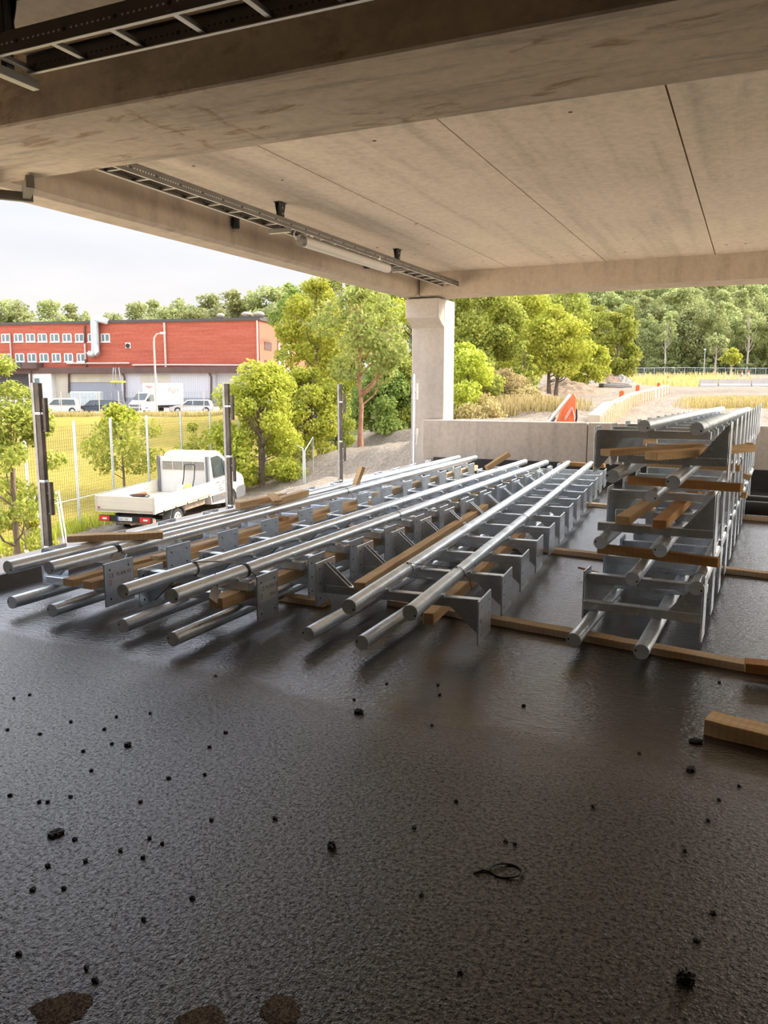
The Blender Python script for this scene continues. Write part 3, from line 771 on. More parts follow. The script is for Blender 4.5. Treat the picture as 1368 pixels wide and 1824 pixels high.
cable_ladder('long perforated cable ladder running along the edge beam', (-4.715, YA), (-4.80, YB), (-4.925, YA), (-5.085, YB), 3.32, .085, [(5.267 + .343 * k - YA) / (YB - YA) for k in range(0, 24)])
cable_ladder('dark cable ladder across the near cross beam, top left corner', (-5.4, 3.11), (3.5, 3.12), (-3.66, 3.37), (3.5, 3.40), 3.25, .10, [.02])
# its rungs sit square to the rails
root = [o for o in C.objects if o.get('label', '').startswith('dark cable ladder across')][0]
for ch in [c for c in root.children if c.name.startswith('rung')]: bpy.data.objects.remove(ch)
for k in range(18):
    xk = -3.62 + .375 * k
    mb = MB().box((xk + 5.4 - .014, 0, .012), (xk + 5.4 + .014, .265, .036)); mb.box((xk + 5.4 - .0145, 0, .011), (xk + 5.4 + .0145, .265, .014), 1)
    mb.build('rung', [MAT['tray'], MAT['bright_steel']], root)

def hanger(label, x, y, z0, arm=.30):
    root = empty('ladder_hanger', (x, y, ZC)); tag(root, label, 'hanger', 'ladder hangers')
    mb = MB().prism([(-.065, 0), (.065, 0), (.055, -.05), (.034, -.11), (.034, -.17), (-.034, -.17), (-.034, -.11), (-.055, -.05)], 'x', -.03, -.024)
    mb.prism([(-.065, 0), (.065, 0), (.055, -.05), (.034, -.11), (.034, -.17), (-.034, -.17), (-.034, -.11), (-.055, -.05)], 'x', .024, .03)
    mb.box((-.04, -.075, -.008), (.04, .075, 0))
    for s_ in (-.022, .022): mb.box((-.03, s_ - .003, -.17), (.03, s_ + .003, 0))
    for zz in (-.06, -.12): mb.tube([(.0305, 0, zz), (.034, 0, zz)], .008, 8, 1)
    mb.build('head_plate', [MAT['dark'], MAT['bright_steel']], root)
    MB().box((-.024, -.02, z0 - ZC), (.024, .02, -.1)).build('drop_rod', MAT['dark'], root)
    mb = MB().box((-arm * .6, -.022, z0 - ZC - .045), (arm * .5, .022, z0 - ZC)); mb.box((-arm * .6, -.023, z0 - ZC - .047), (arm * .5, .023, z0 - ZC - .044), 1)
    mb.build('arm', [MAT['tray'], MAT['bright_steel']], root); return root
hanger('dark hanger in front of the long lamp', -4.863, 7.84, 3.318, .24)
hanger('dark hanger at the far end of the long lamp', -4.91, 11.14, 3.318, .24)
h = hanger('dark hanger in the top left corner holding the near ladder', -3.68, 3.26, 3.248, .36); h.rotation_euler.z = R(90)

# strip lamp under the ladder
root = empty('strip_lamp', (-4.76, 8.08, 3.22)); tag(root, 'long pale strip lamp hung under the edge beam cable ladder', 'lamp')
LL = 2.45; prof = [(-.055, .02), (-.035, .05), (.035, .05), (.055, .02), (.052, -.025), (.03, -.05), (-.03, -.05), (-.052, -.025)]
mat_d = plain('lamp_diffuser', (.66, .62, .55), .35, 0, .05)
MB().prism(prof, 'y', .06, LL - .05).build('diffuser', mat_d, root, bevel=.006)
MB().prism([(-.02, .05), (.02, .05), (.02, .075), (-.02, .075)], 'y', .05, LL - .05).build('housing', MAT['tray'], root)
for y0 in (0, LL - .06): MB().prism([(x * 1.05, z * 1.06) for x, z in prof], 'y', y0, y0 + .07).build('end_cap', MAT['tray'], root, bevel=.006)
for y0 in (.25, 2.1): MB().box((-.012, y0, .07), (.012, y0 + .03, .125)).build('bracket', MAT['bright_steel'], root)
pts = [(.0, .0, .03), (-.01, -.07, .01), (-.02, -.10, .06), (-.02, -.05, .12), (-.02, .05, .15)]
MB().tube(pts, .009, 8).build('cable', MAT['paper'], root)

# black drum fittings on the beam
for lab, y in (('black cylinder fitting hanging on the edge beam, in front of the lamp', 7.98), ('black cylinder fitting on the edge beam half hidden by the lamp', 11.45)):
    root = empty('drum_fitting', (-5.55, y, 3.40)); tag(root, lab, 'fitting', 'black drum fittings')
    MB().lathe([(.040, 0), (.044, .004), (.044, .13), (.040, .14)], 20).build('body', MAT['black'], root)
    MB().box((-.052, -.02, .03), (-.035, .02, .11)).build('mount', MAT['dark'], root)

# short ladder piece under the near beam at the far left
root = empty('cable_ladder', (-5.45, 4.92, 3.09)); tag(root, 'short end of a cable ladder sticking out under the beam at left', 'cable ladder', 'cable ladders under the soffit')
d = Vector((.79, -.61, 0)).normalized(); nrm = Vector((-.61, -.79, 0)).normalized()
Mx = Matrix((d, Vector((-d.y, d.x, 0)), Vector((0, 0, 1)))).transposed().to_4x4()
for s_, nm in ((0, 'side_rail'), (-.30, 'side_rail')):
    mb = MB().box((-.0, s_ - .03, 0), (.45, s_ + .03, .09), 0, Mx)
    for k in range(5): mb.box((.05 + k * .08, s_ + .0305, .04), (.085 + k * .08, s_ + .031, .05), 1, Mx)
    mb.build(nm, [MAT['tray'], MAT['dark']], root)
mb = MB().box((-.02, -.75, -.015), (.03, .05, .055), 0, Mx)
for k in range(3): mb.tube([(-.024, -.02 - k * .3, .02), (-.03, -.02 - k * .3, .02)], .014, 10, 1, True, Mx)
mb.build('end_plate', [MAT['tray'], MAT['dark']], root)

# ================================================================ GUARD POSTS ALONG THE OPEN EDGE
def guard(label, y, x=-5.6, z0=.085, z1=1.63, pale=False, w_=.085):
    root = empty('guard_post', (x, y, z0), (0, 0, R(0))); tag(root, label, 'guard post', 'guard posts on the deck edge')
    h = z1 - z0; m = 'galv'
    mb = MB(); t = .006; d = .05
    mb.box((-w_ / 2, -d / 2, 0), (-w_ / 2 + .03, d / 2, h)); 
    mb.build('upright', MAT['guard_grey'], root)
    mb = MB().box((-w_ / 2 + .03, -d / 2 + .004, 0), (w_ / 2, d / 2 - .004, h * .998), 0)
    for k in range(3): mb.box((-w_ / 2 + .03, -d / 2, .1 + k * h * .38), (w_ / 2 + .001, d / 2, .12 + k * h * .38), 1)
    mb.build('liner', [MAT['guard_dark'] if not pale else MAT['galv'], MAT['galv']], root)
    MB().box((-w_ * .7, -.05, -.004), (w_ * .7, .05, .012)).build('foot_plate', MAT['galv'], root)
    if not pale: MB().box((-w_ / 2 - .0012, -.012, h * .60), (-w_ / 2, .012, h * .72)).build('sticker', MAT['red_sticker'], root)
    for zz in (h * .80, h * .33):
        mb = MB(); ox = w_ / 2 + .045
        mb.tube([(w_ / 2, 0, zz - .10), (ox + .004, 0, zz - .10)], .006, 6); mb.tube([(w_ / 2, 0, zz + .08), (ox, 0, zz + .08)], .006, 6)
        mb.box((ox - .013, -.018, zz - .11), (ox + .013, .018, zz + .18), 1)
        mb.build('hook', [MAT['galv'], MAT['guard_dark'] if not pale else MAT['pale_paint']], root)
MAT['guard_dark'] = plain('weathered_dark_steel', (.16, .135, .115), .75, .1, .4, 9); MAT['guard_grey'] = plain('dull_zinc', (.46, .46, .45), .6, .2, .25, 12)
MAT['pale_paint'] = plain('pale_paint', (.75, .72, .62), .5, 0, .1)
MAT['red_sticker'] = plain('red_white_sticker', (.55, .30, .28), .6, 0, .5, 60)
guard('guard post with dark hooks, largest, at left by the tree', 5.03)
guard('galvanized guard post in front of the white pickup cab', 7.76, w_=.075)
guard('galvanized guard post against the bushes by the gravel bank', 10.6, w_=.06)
guard('pale guard post with light hooks beside the corner column', 13.52, x=-5.63, z0=.085, z1=1.82, pale=True, w_=.06)
# flat strips lying on the deck edge beyond the rails
# ================================================================ OUTSIDE GROUND
PTS = [(-300, 960, 20), (-150, 985, 20), (0, 990, 21), (37, 976, 22.6), (127, 950, 24.8), (312, 943, 25.5), (425, 907, 28.8), (200, 905, 30), (330, 870, 36), (120, 800, 50), (300, 795, 50), (-100, 800, 50), (450, 800, 48),
       (300, 743, 78), (100, 743, 78), (-150, 743, 78), (480, 738, 78), (100, 729, 108), (-200, 729, 110), (480, 722, 105), (600, 735, 90),
       (450, 905, 27.5), (520, 885, 28), (540, 875, 24), (600, 852, 26), (620, 862, 20), (690, 850, 17), (735, 840, 17), (680, 800, 34), (740, 765, 42), (735, 790, 30), (640, 800, 40), (560, 830, 42),
       (830, 748, 27), (900, 748, 26), (1000, 748, 27), (1150, 748, 28), (1300, 750, 28), (1500, 750, 28), (820, 725, 45), (880, 705, 45), (940, 718, 40), (1000, 722, 42), (1050, 706, 58), (1130, 691, 75), (1200, 712, 48), (1300, 700, 62), (1368, 712, 48), (1300, 689, 78), (1450, 690, 75),
       (1060, 683, 84), (960, 692, 72), (860, 695, 70), (1200, 673, 140), (1368, 669, 170), (1500, 668, 170), (1060, 674, 130), (900, 682, 120), (760, 700, 110), (660, 720, 110),
       (1200, 640, 230), (1400, 630, 230), (1000, 650, 230), (800, 672, 230), (600, 690, 240), (300, 700, 240), (0, 705, 240), (-300, 705, 240),
       (1200, 545, 360), (1450, 525, 360), (1000, 585, 360), (850, 625, 360), (650, 665, 380), (300, 695, 380), (-300, 700, 380)]
TP = [at_d(*p) for p in PTS]
TP += [Vector((-9, 2, -2.6)), Vector((-9, 8, -1.9)), Vector((-8, 12, -1.0)), Vector((-12, 12, -2.0)), Vector((-7, 15.5, -.75)), Vector((-4, 16, -.4)), Vector((2, 16, -.2)), Vector((8, 17, 0)), Vector((20, 20, .3)), Vector((14, 5, -.6)), Vector((-16, 8, -2.8)), Vector((-14, 14, -2.5))]
_az = np.array([math.atan2(p.x, p.y) for p in TP]); _lr = np.array([math.log(max(3, math.hypot(p.x, p.y))) for p in TP]); _z = np.array([p.z for p in TP])
def ground_z(x, y):
    az = math.atan2(x, y); lr = math.log(max(3, math.hypot(x, y)))
    d2 = ((_az - az) * 2.2) ** 2 + ((_lr - lr) * 1.5) ** 2 + 1e-5
    w_ = d2 ** -2.0
    return float((w_ * _z).sum() / w_.sum())
def on_ground(px, D):
    """point on the ground in the direction of column px at depth D"""
    d = ray(px, HOR); p = EYE + d * D
    return Vector((p.x, p.y, ground_z(p.x, p.y)))
def depth_lat(x, y):
    v = Vector((x, y, HOR * 0 + EYE.z)) - EYE
    dz = v.x * FW.x + v.y * FW.y; lt = v.x * RT.x + v.y * RT.y
    return dz, lt
# fence line beyond the pickup
FL = [on_ground(px, d) for px, d in ((-60, 20.4), (37, 22.6), (127, 24.8), (258, 29.3), (319, 32.0), (372, 34.2), (470, 38.5), (570, 43))]
def beyond_fence(x, y):
    for a, b in zip(FL[:-1], FL[1:]):
        az, aa, ab = math.atan2(x, y), math.atan2(a.x, a.y), math.atan2(b.x, b.y)
        if aa <= az <= ab:
            # cross product sign: farther than the chord from the viewer
            return (b.x - a.x) * (y - a.y) - (b.y - a.y) * (x - a.x) > 0
    az = math.atan2(x, y)
    if az < math.atan2(FL[0].x, FL[0].y): return math.hypot(x, y) > 20
    return False
def kind_of(x, y):
    D, lt = depth_lat(x, y)
    if D < 3: return 'gravel'
    px = CX + FPX * lt / D / math.cos(PITCH)
    D = D / math.cos(PITCH)
    if px < 620 and beyond_fence(x, y):
        return 'field' if D < 79 + 3 * math.sin(x * .5) * .3 else 'lot'
    if D > 175: return 'wood'
    if px > 1110 and 86 < D < 128 and px < 1290 - (D - 86) * .5: return 'field'
    if px > 1235 and 37.5 < D < 43 + .8 * math.sin(x * 1.7): return 'field'
    if px < 900 and D > 48: return 'wood'
    return 'gravel'
def ground_mat(name, cols, sc=1.0, bump=.25, stone=0.0):
    m, nt, out = new_mat(name); v = coords(nt)
    n1 = noise(nt, v, .12 * sc, 6, .65); n2 = noise(nt, v, 2.2 * sc, 5, .7); n3 = noise(nt, v, 9 * sc, 4, .7)
    c = ramp(nt, n2, [(.32, cols[0]), (.5, cols[1]), (.68, cols[2])])
    c = mixc(nt, .5, c, ramp(nt, n1, [(.35, cols[0]), (.5, cols[1]), (.65, cols[2])]))
    if stone: c = mixc(nt, ramp(nt, n3, [(.42, stone), (.55, 0.0)]), c, tuple(x * .5 for x in cols[0]))
    principled(nt, out, c, .95, 0, n3, bump, .06, .15); return m
MAT['gravel'] = ground_mat('pale_gravel', [(.175, .14, .105), (.28, .23, .175), (.385, .32, .245)], 1.0, .5, .5)
MAT['field'] = ground_mat('dry_meadow', [(.22, .19, .032), (.34, .265, .05), (.43, .32, .075)], 1.2, .4, .35)
MAT['lot'] = ground_mat('parking_surface', [(.33, .28, .24), (.40, .34, .29), (.46, .39, .33)], .6, .1)
MAT['wood'] = ground_mat('forest_floor', [(.06, .07, .02), (.10, .11, .03), (.16, .16, .05)], 1.0, .3)
def terrain():
    az = np.radians(np.concatenate([np.arange(-70, -60, 2.0), np.arange(-60, 10, .45), np.arange(10, 22, 3.0)]))
    lr = np.log(np.concatenate([np.arange(6.5, 48, .45), np.geomspace(48, 420, 90)]))
    rnd = np.random.RandomState(3)
    V = []; 
    for i, a in enumerate(az):
        for j, l in enumerate(lr):
            r = math.exp(l); x, y = r * math.sin(a), r * math.cos(a)
            z = ground_z(x, y)
            if kind_of(x, y) == 'gravel': z += rnd.uniform(-.05, .05) * min(1, r / 20)
            else: z += rnd.uniform(-.04, .04)
            if x > X_EDGE - .8 and y < 14.6: z = min(z, -.75)
            if x > -6.4 and y < 15: z = min(z, -.70)
            V.append((x, y, z))
    nj = len(lr); F = {'gravel': [], 'field': [], 'lot': [], 'wood': []}
    for i in range(len(az) - 1):
        for j in range(nj - 1):
            q = (i * nj + j, i * nj + j + 1, (i + 1) * nj + j + 1, (i + 1) * nj + j)
            cx = sum(V[k][0] for k in q) / 4; cy = sum(V[k][1] for k in q) / 4
            F[kind_of(cx, cy)].append(q[::-1])
    for k, nm in (('gravel', 'ground'), ('field', 'field'), ('lot', 'pavement'), ('wood', 'hill')):
        used = sorted({i for f in F[k] for i in f}); ix = {v: n for n, v in enumerate(used)}
        me = bpy.data.meshes.new(nm); me.from_pydata([V[i] for i in used], [], [tuple(ix[i] for i in f) for f in F[k]])
        me.polygons.foreach_set('use_smooth', [True] * len(me.polygons)); me.materials.append(MAT[k])
        struct(obj(nm, me))
terrain()

# ================================================================ TREES
def leaf_material(name, cols, trans=.45):
    m, nt, out = new_mat(name)
    g = nt.nodes.new('ShaderNodeNewGeometry'); oi = nt.nodes.new('ShaderNodeObjectInfo')
    v = coords(nt); n = noise(nt, v, .45, 3)
    f = math_(nt, 'ADD', math_(nt, 'MULTIPLY', g.outputs['Random Per Island'], .6), math_(nt, 'MULTIPLY', n, .45))
    c = ramp(nt, f, [(.2, cols[0]), (.5, cols[1]), (.85, cols[2])])
    hs = N(nt, 'ShaderNodeHueSaturation'); L(nt, c, hs.inputs['Color'])
    L(nt, math_(nt, 'ADD', .487, math_(nt, 'MULTIPLY', oi.outputs['Random'], .014)), hs.inputs['Hue'])
    L(nt, math_(nt, 'ADD', .85, math_(nt, 'MULTIPLY', oi.outputs['Random'], .3)), hs.inputs['Value'])
    d = nt.nodes.new('ShaderNodeBsdfDiffuse'); t = nt.nodes.new('ShaderNodeBsdfTranslucent'); mx = nt.nodes.new('ShaderNodeMixShader')
    L(nt, hs.outputs[0], d.inputs[0]); L(nt, hs.outputs[0], t.inputs[0]); mx.inputs[0].default_value = trans
    L(nt, d.outputs[0], mx.inputs[1]); L(nt, t.outputs[0], mx.inputs[2]); L(nt, mx.outputs[0], out.inputs[0]); return m
MAT['leaf_yellow'] = leaf_material('leaves_yellow_green', [(.26, .32, .04), (.48, .53, .08), (.70, .69, .16)])
MAT['leaf_mid'] = leaf_material('leaves_green', [(.18, .235, .05), (.35, .395, .08), (.56, .56, .15)])
MAT['leaf_dark'] = leaf_material('leaves_deep_green', [(.15, .23, .06), (.28, .38, .10), (.45, .52, .16)])
MAT['leaf_pine'] = leaf_material('needles', [(.24, .33, .09), (.40, .48, .14), (.58, .60, .22)])
MAT['leaf_dry'] = leaf_material('dry_brush', [(.30, .25, .09), (.48, .40, .17), (.62, .52, .28)])
MAT['leaf_far_haze'] = leaf_material('leaves_far_haze', [(.24, .29, .12), (.38, .43, .18), (.56, .57, .27)])  # leaf green paled so the colour carries the haze of distance
MAT['bark'] = plain('bark', (.20, .15, .11), .9, 0, .4, 6)
MAT['bark_pale'] = plain('pale_bark', (.52, .45, .36), .85, 0, .35, 5)
MAT['bark_pine'] = plain('pine_bark', (.42, .22, .13), .85, 0, .3, 5)

MAT['leaf_grass'] = leaf_material('yellow_grass', [(.40, .35, .13), (.56, .48, .20), (.68, .58, .30)])
def crown_mesh(name, seed, H, rad, z0, leaf, nblob, dens, mat, shape='round', hollow=.35):
    rs = np.random.RandomState(seed)
    P = []; BL = []
    for b in range(nblob):
        t = rs.rand() ** .8
        if shape == 'cone': prof = 1.05 - .85 * t
        elif shape == 'column': prof = math.sin(math.pi * min(1, .12 + .80 * t)) ** .5
        elif shape == 'bush': prof = math.sqrt(max(.05, 1 - (t * .95) ** 2.2))
        else: prof = math.sqrt(max(.06, 1 - (2 * (t - .42)) ** 2)) if t > .42 else .72 + .28 * t / .42
        an = rs.rand() * 2 * math.pi; rr = rad * prof * math.sqrt(hollow + (1 - hollow) * rs.rand()) * .82
        br = rad * rs.uniform(.22, .40) * (.55 + .45 * prof)
        BL.append((rr * math.cos(an), rr * math.sin(an), z0 + (H - z0) * t * .93 + .02, br))
    for (x, y, z, br) in BL:
        n = max(20, int(4 * math.pi * br * br * dens / (leaf * leaf * .5)))
        d = rs.normal(size=(n, 3)); d /= np.linalg.norm(d, axis=1)[:, None]
        r = br * (.45 + .6 * rs.rand(n) ** .6)
        P.append(np.c_[x + d[:, 0] * r, y + d[:, 1] * r, z + d[:, 2] * r * .8])
    P = np.vstack(P); P = P[P[:, 2] > .05]; n = len(P)
    cen = np.array([0, 0, (H + z0) * .5])
    nr = (P - cen); nr /= np.linalg.norm(nr, axis=1)[:, None] + 1e-6
    nr = nr * .6 + rs.normal(size=(n, 3)) * .6 + np.array([0, 0, .35]); nr /= np.linalg.norm(nr, axis=1)[:, None]
    u = np.cross(nr, rs.normal(size=(n, 3))); u /= np.linalg.norm(u, axis=1)[:, None]
    v = np.cross(nr, u)
    s = leaf * rs.uniform(.7, 1.35, n)[:, None]
    q = np.empty((n, 4, 3))
    q[:, 0] = P - u * s * .5; q[:, 1] = P + v * s * .32 - u * s * .05 + nr * s * .06; q[:, 2] = P + u * s * .55 - nr * s * .05; q[:, 3] = P - v * s * .32 - u * s * .05 + nr * s * .06
    me = bpy.data.meshes.new(name)
    me.vertices.add(n * 4); me.vertices.foreach_set('co', q.reshape(-1))
    me.loops.add(n * 4); me.loops.foreach_set('vertex_index', np.arange(n * 4, dtype=np.int32))
    me.polygons.add(n); me.polygons.foreach_set('loop_start', np.arange(0, n * 4, 4, dtype=np.int32)); me.polygons.foreach_set('loop_total', np.full(n, 4, dtype=np.int32))
    me.update(calc_edges=True); me.materials.append(mat)
    return me, BL
def trunk_mesh(name, seed, H, r, BL, z0, mat, stems=1, nb=14, wob=.04):
    rs = random.Random(seed); mb = MB()
    for s_ in range(stems):
        ox, oy = (0, 0) if stems == 1 else (rs.uniform(-.3, .3) * r * 5, rs.uniform(-.3, .3) * r * 5)
        tilt = (0, 0) if stems == 1 else (ox * .9, oy * .9)
        pts = [Vector((ox + tilt[0] * t * 2 + rs.uniform(-1, 1) * wob * H * t * .5, oy + tilt[1] * t * 2 + rs.uniform(-1, 1) * wob * H * t * .5, -.3 + (H * .86 + .3) * t)) for t in np.linspace(0, 1, 7)]
        mb.tube(pts, [r * (1 - .85 * k / 6) * (1.25 if k == 0 else 1) for k in range(7)], 8)
        for b in rs.sample(BL, min(nb, len(BL))):
            e_ = Vector(b[:3]); tz = min(max(.15, (e_.z / H) * .75), .8)
            k = tz * 6; i = int(k); s0 = pts[i].lerp(pts[min(6, i + 1)], k - i)
            mid = s0.lerp(e_, .55) + Vector((0, 0, -.04 * H))
            mb.tube([s0, mid, e_], [r * .38 * (1 - tz * .5), r * .24, r * .07], 5)
    return mb.mesh(name, [mat])
def tree(name, label, px, D, top, rad, mat='leaf_mid', bark='bark', shape='round', z0f=.18, leaf=None, nblob=26, dens=1.0, group=None, cat='tree', stems=1, seed=None, tr=None, parts=('crown', 'trunk'), hollow=.35):
    p = on_ground(px, D); H = top_z(top, D) - p.z
    seed = seed if seed is not None else int(px * 3 + D * 7) % 10007
    leaf = leaf or max(.085, D * .0042)
    root = empty(name, p, (0, 0, 0)); tag(root, label, cat, group)
    cm, BL = crown_mesh(name + '_' + parts[0], seed, H, rad, H * z0f, leaf, nblob, dens, MAT[mat], shape, hollow)
    obj(parts[0], cm, root); obj(parts[1], trunk_mesh(parts[1], seed, H, tr or max(.04, H * .016), BL, H * z0f, MAT[bark], stems), root)
    return root
# ---- near and middle trees
tree('young_tree', 'leafy young tree cut by the left edge beside the largest guard post', 8, 16.5, 622, 1.15, 'leaf_mid', z0f=.12, nblob=34, leaf=.10, dens=.9)
tree('shrub', 'low green shrub under the leafy tree at the left edge', 25, 19.5, 915, .8, 'leaf_yellow', shape='bush', z0f=.03, nblob=14, leaf=.10, cat='shrub')
tree('young_tree', 'sparse young tree behind the bed of the white pickup', 212, 31.5, 722, 1.75, 'leaf_yellow', z0f=.30, nblob=30, leaf=.15, dens=.50, hollow=.15)
tree('young_tree', 'low sparse tree just left of the pickup cab', 345, 35.5, 748, 1.25, 'leaf_yellow', z0f=.15, nblob=18, leaf=.15, dens=.6)
tree('bush', 'large bright green bush right behind the pickup cab', 462, 32.0, 642, 2.05, 'leaf_yellow', z0f=.04, shape='bush', nblob=46, leaf=.14, cat='bush', stems=4, dens=.95)
tree('bush', 'bright bush between the two thin guard posts', 548, 35.5, 652, 1.9, 'leaf_yellow', z0f=.04, shape='bush', nblob=40, leaf=.15, cat='bush', stems=4, dens=.95)
tree('bush', 'rounded bush behind the guard post by the gravel bank', 596, 38.5, 672, 1.15, 'leaf_mid', z0f=.04, shape='bush', nblob=34, leaf=.16, cat='bush', stems=3)
tree('bush', 'dense dark bush at the foot of the pine', 678, 43, 650, 2.1, 'leaf_dark', z0f=.03, shape='bush', nblob=36, leaf=.19, cat='bush', stems=3)
tree('bush', 'green bush just left of the corner column', 722, 44, 640, 1.9, 'leaf_mid', z0f=.03, shape='bush', nblob=32, leaf=.19, cat='bush', stems=3)
tree('pine', 'pine with a bare orange trunk left of the column', 642, 37.5, 500, 2.3, 'leaf_pine', 'bark_pine', z0f=.44, nblob=26, leaf=.20, dens=.65, tr=.15, hollow=.1)
tree('broadleaf_tree', 'tall pale tree hiding the right end of the red building', 562, 55, 480, 2.9, 'leaf_yellow', z0f=.14, nblob=44, leaf=.22, dens=.8)
tree('broadleaf_tree', 'thin dark tree top touching the sky at the beam', 522, 72, 498, 2.3, 'leaf_dark', z0f=.3, nblob=26, leaf=.28)
tree('broadleaf_tree', 'tall tree behind the pine with pale bare stems', 690, 62, 440, 3.3, 'leaf_yellow', 'bark_pale', z0f=.22, nblob=36, leaf=.25, dens=.65, stems=3)
tree('broadleaf_tree', 'tall dark tree close to the left side of the column', 740, 66, 430, 3.4, 'leaf_mid', z0f=.12, nblob=44, leaf=.27)
tree('broadleaf_tree', 'tall tree between the pale tree and the pine', 610, 68, 440, 3.2, 'leaf_mid', z0f=.12, nblob=44, leaf=.27)
# right of the column
tree('bush', 'bright shrub against the right side of the column', 826, 34, 606, 1.6, 'leaf_yellow', z0f=.03, shape='bush', nblob=34, leaf=.15, cat='bush', stems=3)
tree('bush', 'green bush low beside the weedy mound', 858, 41, 640, 1.5, 'leaf_mid', z0f=.03, shape='bush', nblob=28, leaf=.17, cat='bush', stems=3)
tree('bush', 'dark conical bush between the mound and the leaning tree', 932, 52, 604, 1.35, 'leaf_mid', shape='cone', z0f=.03, nblob=26, leaf=.21, cat='bush', stems=2)
tree('broadleaf_tree', 'yellow green tree with a forked trunk behind the orange machine', 985, 60, 545, 2.9, 'leaf_yellow', 'bark', z0f=.22, nblob=36, leaf=.24, dens=.75, stems=2, tr=.17)
tree('broadleaf_tree', 'tall tree just right of the column top', 850, 58, 478, 3.2, 'leaf_mid', z0f=.12, nblob=44, leaf=.24)
tree('broadleaf_tree', 'tall loose tree left of the gap in the wood', 915, 72, 484, 3.6, 'leaf_yellow', z0f=.14, nblob=42, leaf=.29, dens=.8)
tree('broadleaf_tree', 'tall pale tree with bare upper branches over the forked tree', 1000, 92, 496, 4.2, 'leaf_mid', 'bark_pale', z0f=.2, nblob=38, leaf=.36, dens=.65)
tree('broadleaf_tree', 'round olive tree between the forked tree and the columnar one', 1046, 76, 604, 2.2, 'leaf_yellow', z0f=.06, nblob=32, leaf=.30)
tree('columnar_tree', 'full columnar tree standing alone by the gravel heaps', 1097, 92, 545, 2.6, 'leaf_mid', shape='column', z0f=.03, nblob=52, leaf=.34)
tree('broadleaf_tree', 'reddish tinged tree behind the columnar tree', 1062, 110, 540, 3.2, 'leaf_mid', z0f=.1, nblob=34, leaf=.42)
tree('bush', 'dry weedy brush covering the mound right of the column', 893, 43, 664, 1.7, 'leaf_dry', shape='bush', z0f=.0, nblob=30, leaf=.15, cat='bush', stems=5, dens=.55)
tree('bush', 'pale tall weeds beside the gravel track', 930, 42, 690, 1.1, 'leaf_dry', shape='bush', z0f=.0, nblob=20, leaf=.14, cat='bush', stems=4, dens=.5)
tree('bush', 'low weeds under the bright shrub by the parapet', 850, 33, 706, 1.4, 'leaf_dry', shape='bush', z0f=.0, nblob=24, leaf=.12, cat='bush', stems=4, dens=.55)
# ---- the line of trees behind the red building
protos = []
for k in range(4):
    cm, BL = crown_mesh('far_crown', 500 + k, 20, 5.6 + .5 * (k % 2), 3.0, .68, 40, .75, MAT['leaf_far_haze'], 'round' if k != 2 else 'column')
    protos.append((cm, trunk_mesh('far_trunk', 500 + k, 20, .30, BL, 3, MAT['bark'], 1, 10)))
def far_tree(name, label, px, D, top, group, k, width=1.0):
    p = on_ground(px, D); H = top_z(top, D) - p.z; s_ = H / 20.5
    root = empty(name, p, (0, 0, (px * 1.7) % 6.28)); root.scale = (s_ * width, s_ * width, s_); tag(root, label, 'tree' if name != 'shrub' else 'shrub', group)
    obj('crown', protos[k][0], root); obj('trunk', protos[k][1], root)
G1 = 'tree line behind the red building'
for i, (px, D, top) in enumerate([(-25, 150, 540), (38, 150, 522), (8, 165, 530), (95, 156, 530), (128, 170, 536), (165, 172, 545), (205, 160, 552), (250, 150, 534), (285, 165, 530), (318, 156, 520), (345, 148, 542), (378, 160, 520), (412, 146, 512), (448, 150, 506), (482, 146, 503), (512, 150, 505), (545, 155, 498)]):
    lab = {0: 'far trees behind the left half of the red building', 1: 'far trees behind the right half of the red building'}[0 if px < 230 else 1]
    far_tree('distant_tree', 'tree showing over the roof, ' + lab, px, D, top, G1 + (' left' if px < 230 else ' right'), i % 4, .85 if 140 < px < 210 else 1.0)
# ---- the wood on the right
random.seed(12)
rows = [(178, 548, 30, 820, 1420, 'front row of the wood behind the far fence'), (196, 532, 34, 800, 1430, 'second row of the wood beyond the far fence'), (222, 516, 34, 780, 1440, 'third row of the wood, only crowns showing'), (262, 500, 34, 760, 1450, 'fourth row of the wood on the lower slope'), (305, 482, 36, 740, 1460, 'upper row of the wood on the hillside'), (350, 464, 40, 740, 1470, 'highest row of the wood near the beam')]
for D, top, step, a, b, txt in rows:
    px = a; i = 0
    while px < b:
        if not (D < 190 and 1128 > px):
            far_tree('forest_tree', 'green tree in the ' + txt, px + random.uniform(-8, 8), D + random.uniform(-6, 6), top + random.uniform(-14, 14) - (12 if px > 1180 else 0), 'wood: ' + txt, random.randrange(4), random.uniform(.75, 1.0))
        px += step; i += 1
for lab, px, D, top in (('birch with a white trunk in the wood at right, tallest trunk', 1328, 172, 540), ('thin birch with a pale trunk in the middle of the wood', 1182, 172, 560), ('slim olive birch in front of the dark wood', 1272, 166, 590), ('small yellow tree at the edge of the wood', 1300, 160, 622)):
    tree('birch', lab, px, D, top, 2.6 if top < 600 else 2.3, 'leaf_far_haze' if top < 600 else 'leaf_yellow', 'bark_pale', z0f=.45, nblob=20, leaf=.6, dens=.7, tr=.26)
